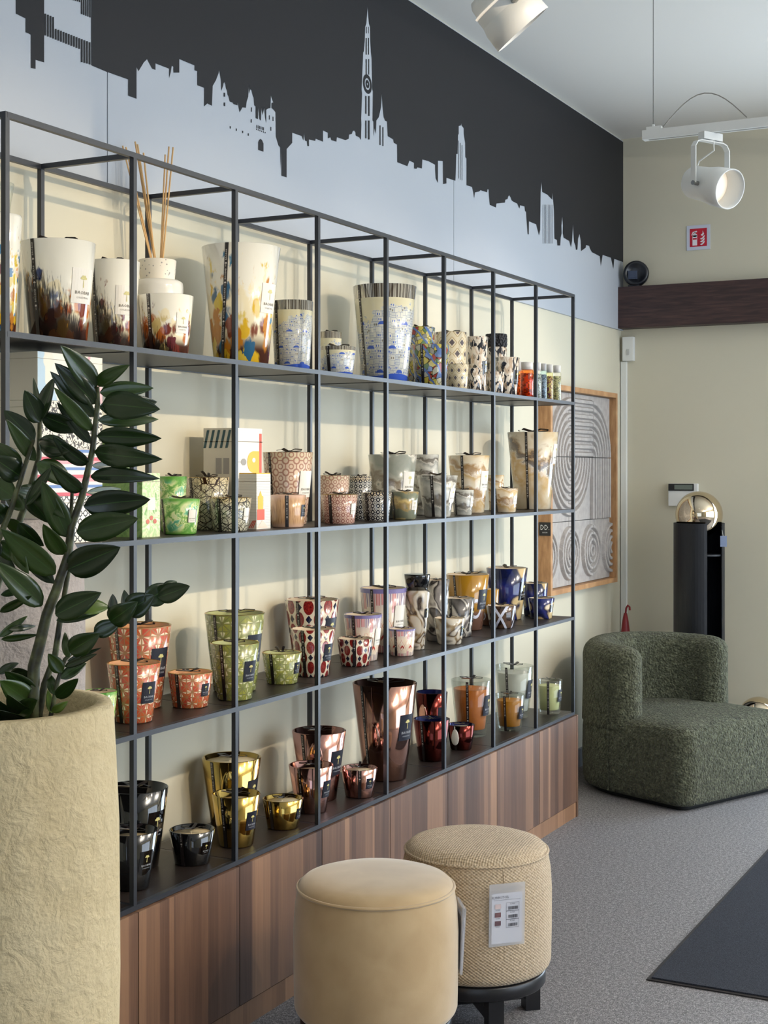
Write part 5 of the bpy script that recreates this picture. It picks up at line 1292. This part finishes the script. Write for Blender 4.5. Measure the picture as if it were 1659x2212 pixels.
put([
 (216, 1492, 74, 60, .12, None, 'teal', 'teal candle half hidden behind the cream planter', None, dict(rib=None)),
 (301, 1349, 138, 96, .212, None, 'red', 'largest coral batik candle in the back row', 'n', dict(rib=-98, labth=-6)),
 (289, 1430, 116, 80, .062, None, 'red', 'medium coral batik candle in front of a shelf post', 'n', dict(rib=-92, labth=-12)),
 (411, 1450, 97, 77, .07, 1532, 'red', 'small coral batik candle', 'n', dict(rib=-92, labth=-8)),
 (507, 1323, 130, 92, .19, 1498, 'grn', 'largest green batik candle in the back row', 'n', dict(rib=-98, labth=-6)),
 (507, 1387, 107, 74, .08, 1506, 'grn', 'medium green batik candle behind a shelf post', 'n', dict(rib=-90, labth=-10)),
 (609, 1408, 87, 67, .07, 1480, 'grn', 'small green batik candle with an upright ribbon end', 'n', dict(rib=-92, labth=-2, tallbow=2.6)),
 (674, 1294, 118, 78, .19, 1444, 'ikat', 'largest red and cream ikat candle in the back row', 'n', dict(rib=-92, labth=-4)),
 (676, 1357, 97, 68, .08, 1464, 'ikat', 'medium red and cream ikat candle in front of a post', 'n', dict(rib=-88, labth=-6)),
 (767, 1378, 79, 62, .07, 1441, 'ikat', 'small red and cream ikat candle', 'n', dict(rib=-64, labth=16)),
 (828, 1269, 102, 76, .205, None, 'deco', 'largest art deco candle with pink and violet bars', 'o', dict(rib=-92, labth=-8)),
 (784, 1326, 84, 62, .10, None, 'deco', 'medium art deco candle behind the small ikat one', 'o', dict(rib=-92, labth=2)),
 (868, 1357, 60, 50, .07, 1414, 'deco', 'small art deco candle at the front', None, dict(rib=-92)),
 (943, 1252, 56, 44, .19, 1386, 'agate_grey', 'tall grey agate candle in the back row', None, dict(rib=None)),
 (993, 1291, 66, 50, .12, 1377, 'agate_grey', 'medium grey agate candle behind the smallest agate one', 'k', dict(rib=-104, labth=4)),
 (971, 1334, 69, 52, .06, 1390, 'agate', 'small beige and brown agate candle at the front', 'k', dict(rib=None, labth=0, tallbow=2.4)),
 (1010, 1240, 94, 64, .17, 1363, 'amber', 'large amber candle with white painted loops', 'n', dict(rib=-104, labth=-8)),
 (1057, 1272, 42, 34, .20, 1352, 'amber', 'narrow amber candle peeping out of the back row', None, dict(rib=None, hasbow=False)),
 (1083, 1307, 66, 50, .07, 1358, 'xmark', 'small brown candle with a white painted cross', None, dict(rib=None, tallbow=1.8)),
 (1095, 1226, 90, 62, .15, 1340, 'blue', 'large navy and sand agate candle', 'k', dict(rib=-104, labth=-2, tallbow=1.5)),
 (1155, 1259, 58, 46, .18, 1332, 'blue', 'navy agate candle in the back row beside the relief', None, dict(rib=None)),
 (1169, 1291, 58, 46, .09, 1337, 'blue', 'small navy agate candle at the shelf end', 'k', dict(rib=None, labth=-12)),
], 2, GC)
PK = STYLE['rose']
put([
 (293, 1700, 140, 98, .19, None, 'black', 'largest glossy black candle with a pear shaped pendant', 'k', dict(rib=None, pend=(plain('pendant_dark', (70, 68, 66), .4), -84, .42))),
 (284, 1792, 116, 76, .07, 1928, 'black', 'medium glossy black candle beside the cream planter', 'k', dict(rib=-98, labth=-12, wax=((226, 206, 168), 0))),
 (415, 1790, 99, 76, .09, 1873, 'black', 'small glossy black candle', 'k', dict(rib=-84, labth=-14, wax=((226, 206, 168), 0))),
 (500, 1635, 128, 88, .19, 1790, 'gold', 'largest mirror gold candle with a gold pendant', 'n', dict(rib=-98, labth=2, pend=(STYLE['gold'], -62, .66), level=.9)),
 (510, 1713, 105, 74, .08, 1834, 'gold', 'medium mirror gold candle behind a shelf post', 'n', dict(rib=-92, labth=-8, tallbow=1.6)),
 (611, 1723, 88, 68, .08, 1795, 'gold', 'small mirror gold candle', 'n', dict(rib=-98, labth=2)),
 (689, 1577, 117, 76, .18, 1734, 'pink', 'largest mirror pink candle with a copper pendant', 'n', dict(rib=-98, labth=-6, pend=(PK, -68, .70))),
 (672, 1651, 97, 66, .07, 1760, 'pink', 'medium mirror pink candle in front of a post', 'n', dict(rib=-92, labth=-2)),
 (776, 1657, 79, 61, .08, 1726, 'pink', 'small mirror pink candle', 'n', dict(rib=-60, labth=-22, tallbow=2.0)),
 (831, 1474, 140, 92, .15, 1690, 'rose', 'tall copper rose mirror candle, the biggest on the bottom shelf', 'n', dict(rib=-108, labth=-10, pend=(PK, -86, .48))),
 (932, 1494, 70, 52, .19, 1604, 'burg', 'dark burgundy mirror candle in the back row', 'n', dict(rib=None, labth=-10, hasbow=False, pend=(PK, -98, .62))),
 (932, 1552, 80, 56, .10, 1647, 'burg', 'medium burgundy mirror candle with a blue inside', None, dict(rib=-98)),
 (996, 1564, 60, 46, .08, 1622, 'burg', 'small burgundy mirror candle with a hanging white tag', None, dict(rib=-94, pend=(M_wlab, -92, .55))),
 (1018, 1467, 88, 64, .16, 1594, 'clear', 'large clear glass candle with orange wax', 'n', dict(rib=-78, labth=2, wax=((206, 116, 34), .84))),
 (1101, 1499, 66, 50, .08, 1581, 'clear', 'small clear glass candle with mustard wax', 'n', dict(rib=-88, labth=-4, wax=((190, 124, 14), .84))),
 (1111, 1437, 84, 62, .19, 1553, 'clear', 'large clear glass candle with white wax', 'n', dict(rib=-92, labth=4, wax=((226, 224, 214), .87))),
 (1187, 1468, 56, 46, .11, 1545, 'clear', 'small clear glass candle with pale yellow wax at the shelf end', 'n', dict(rib=-76, labth=-2, wax=((230, 228, 166), .84))),
], 3, GD)
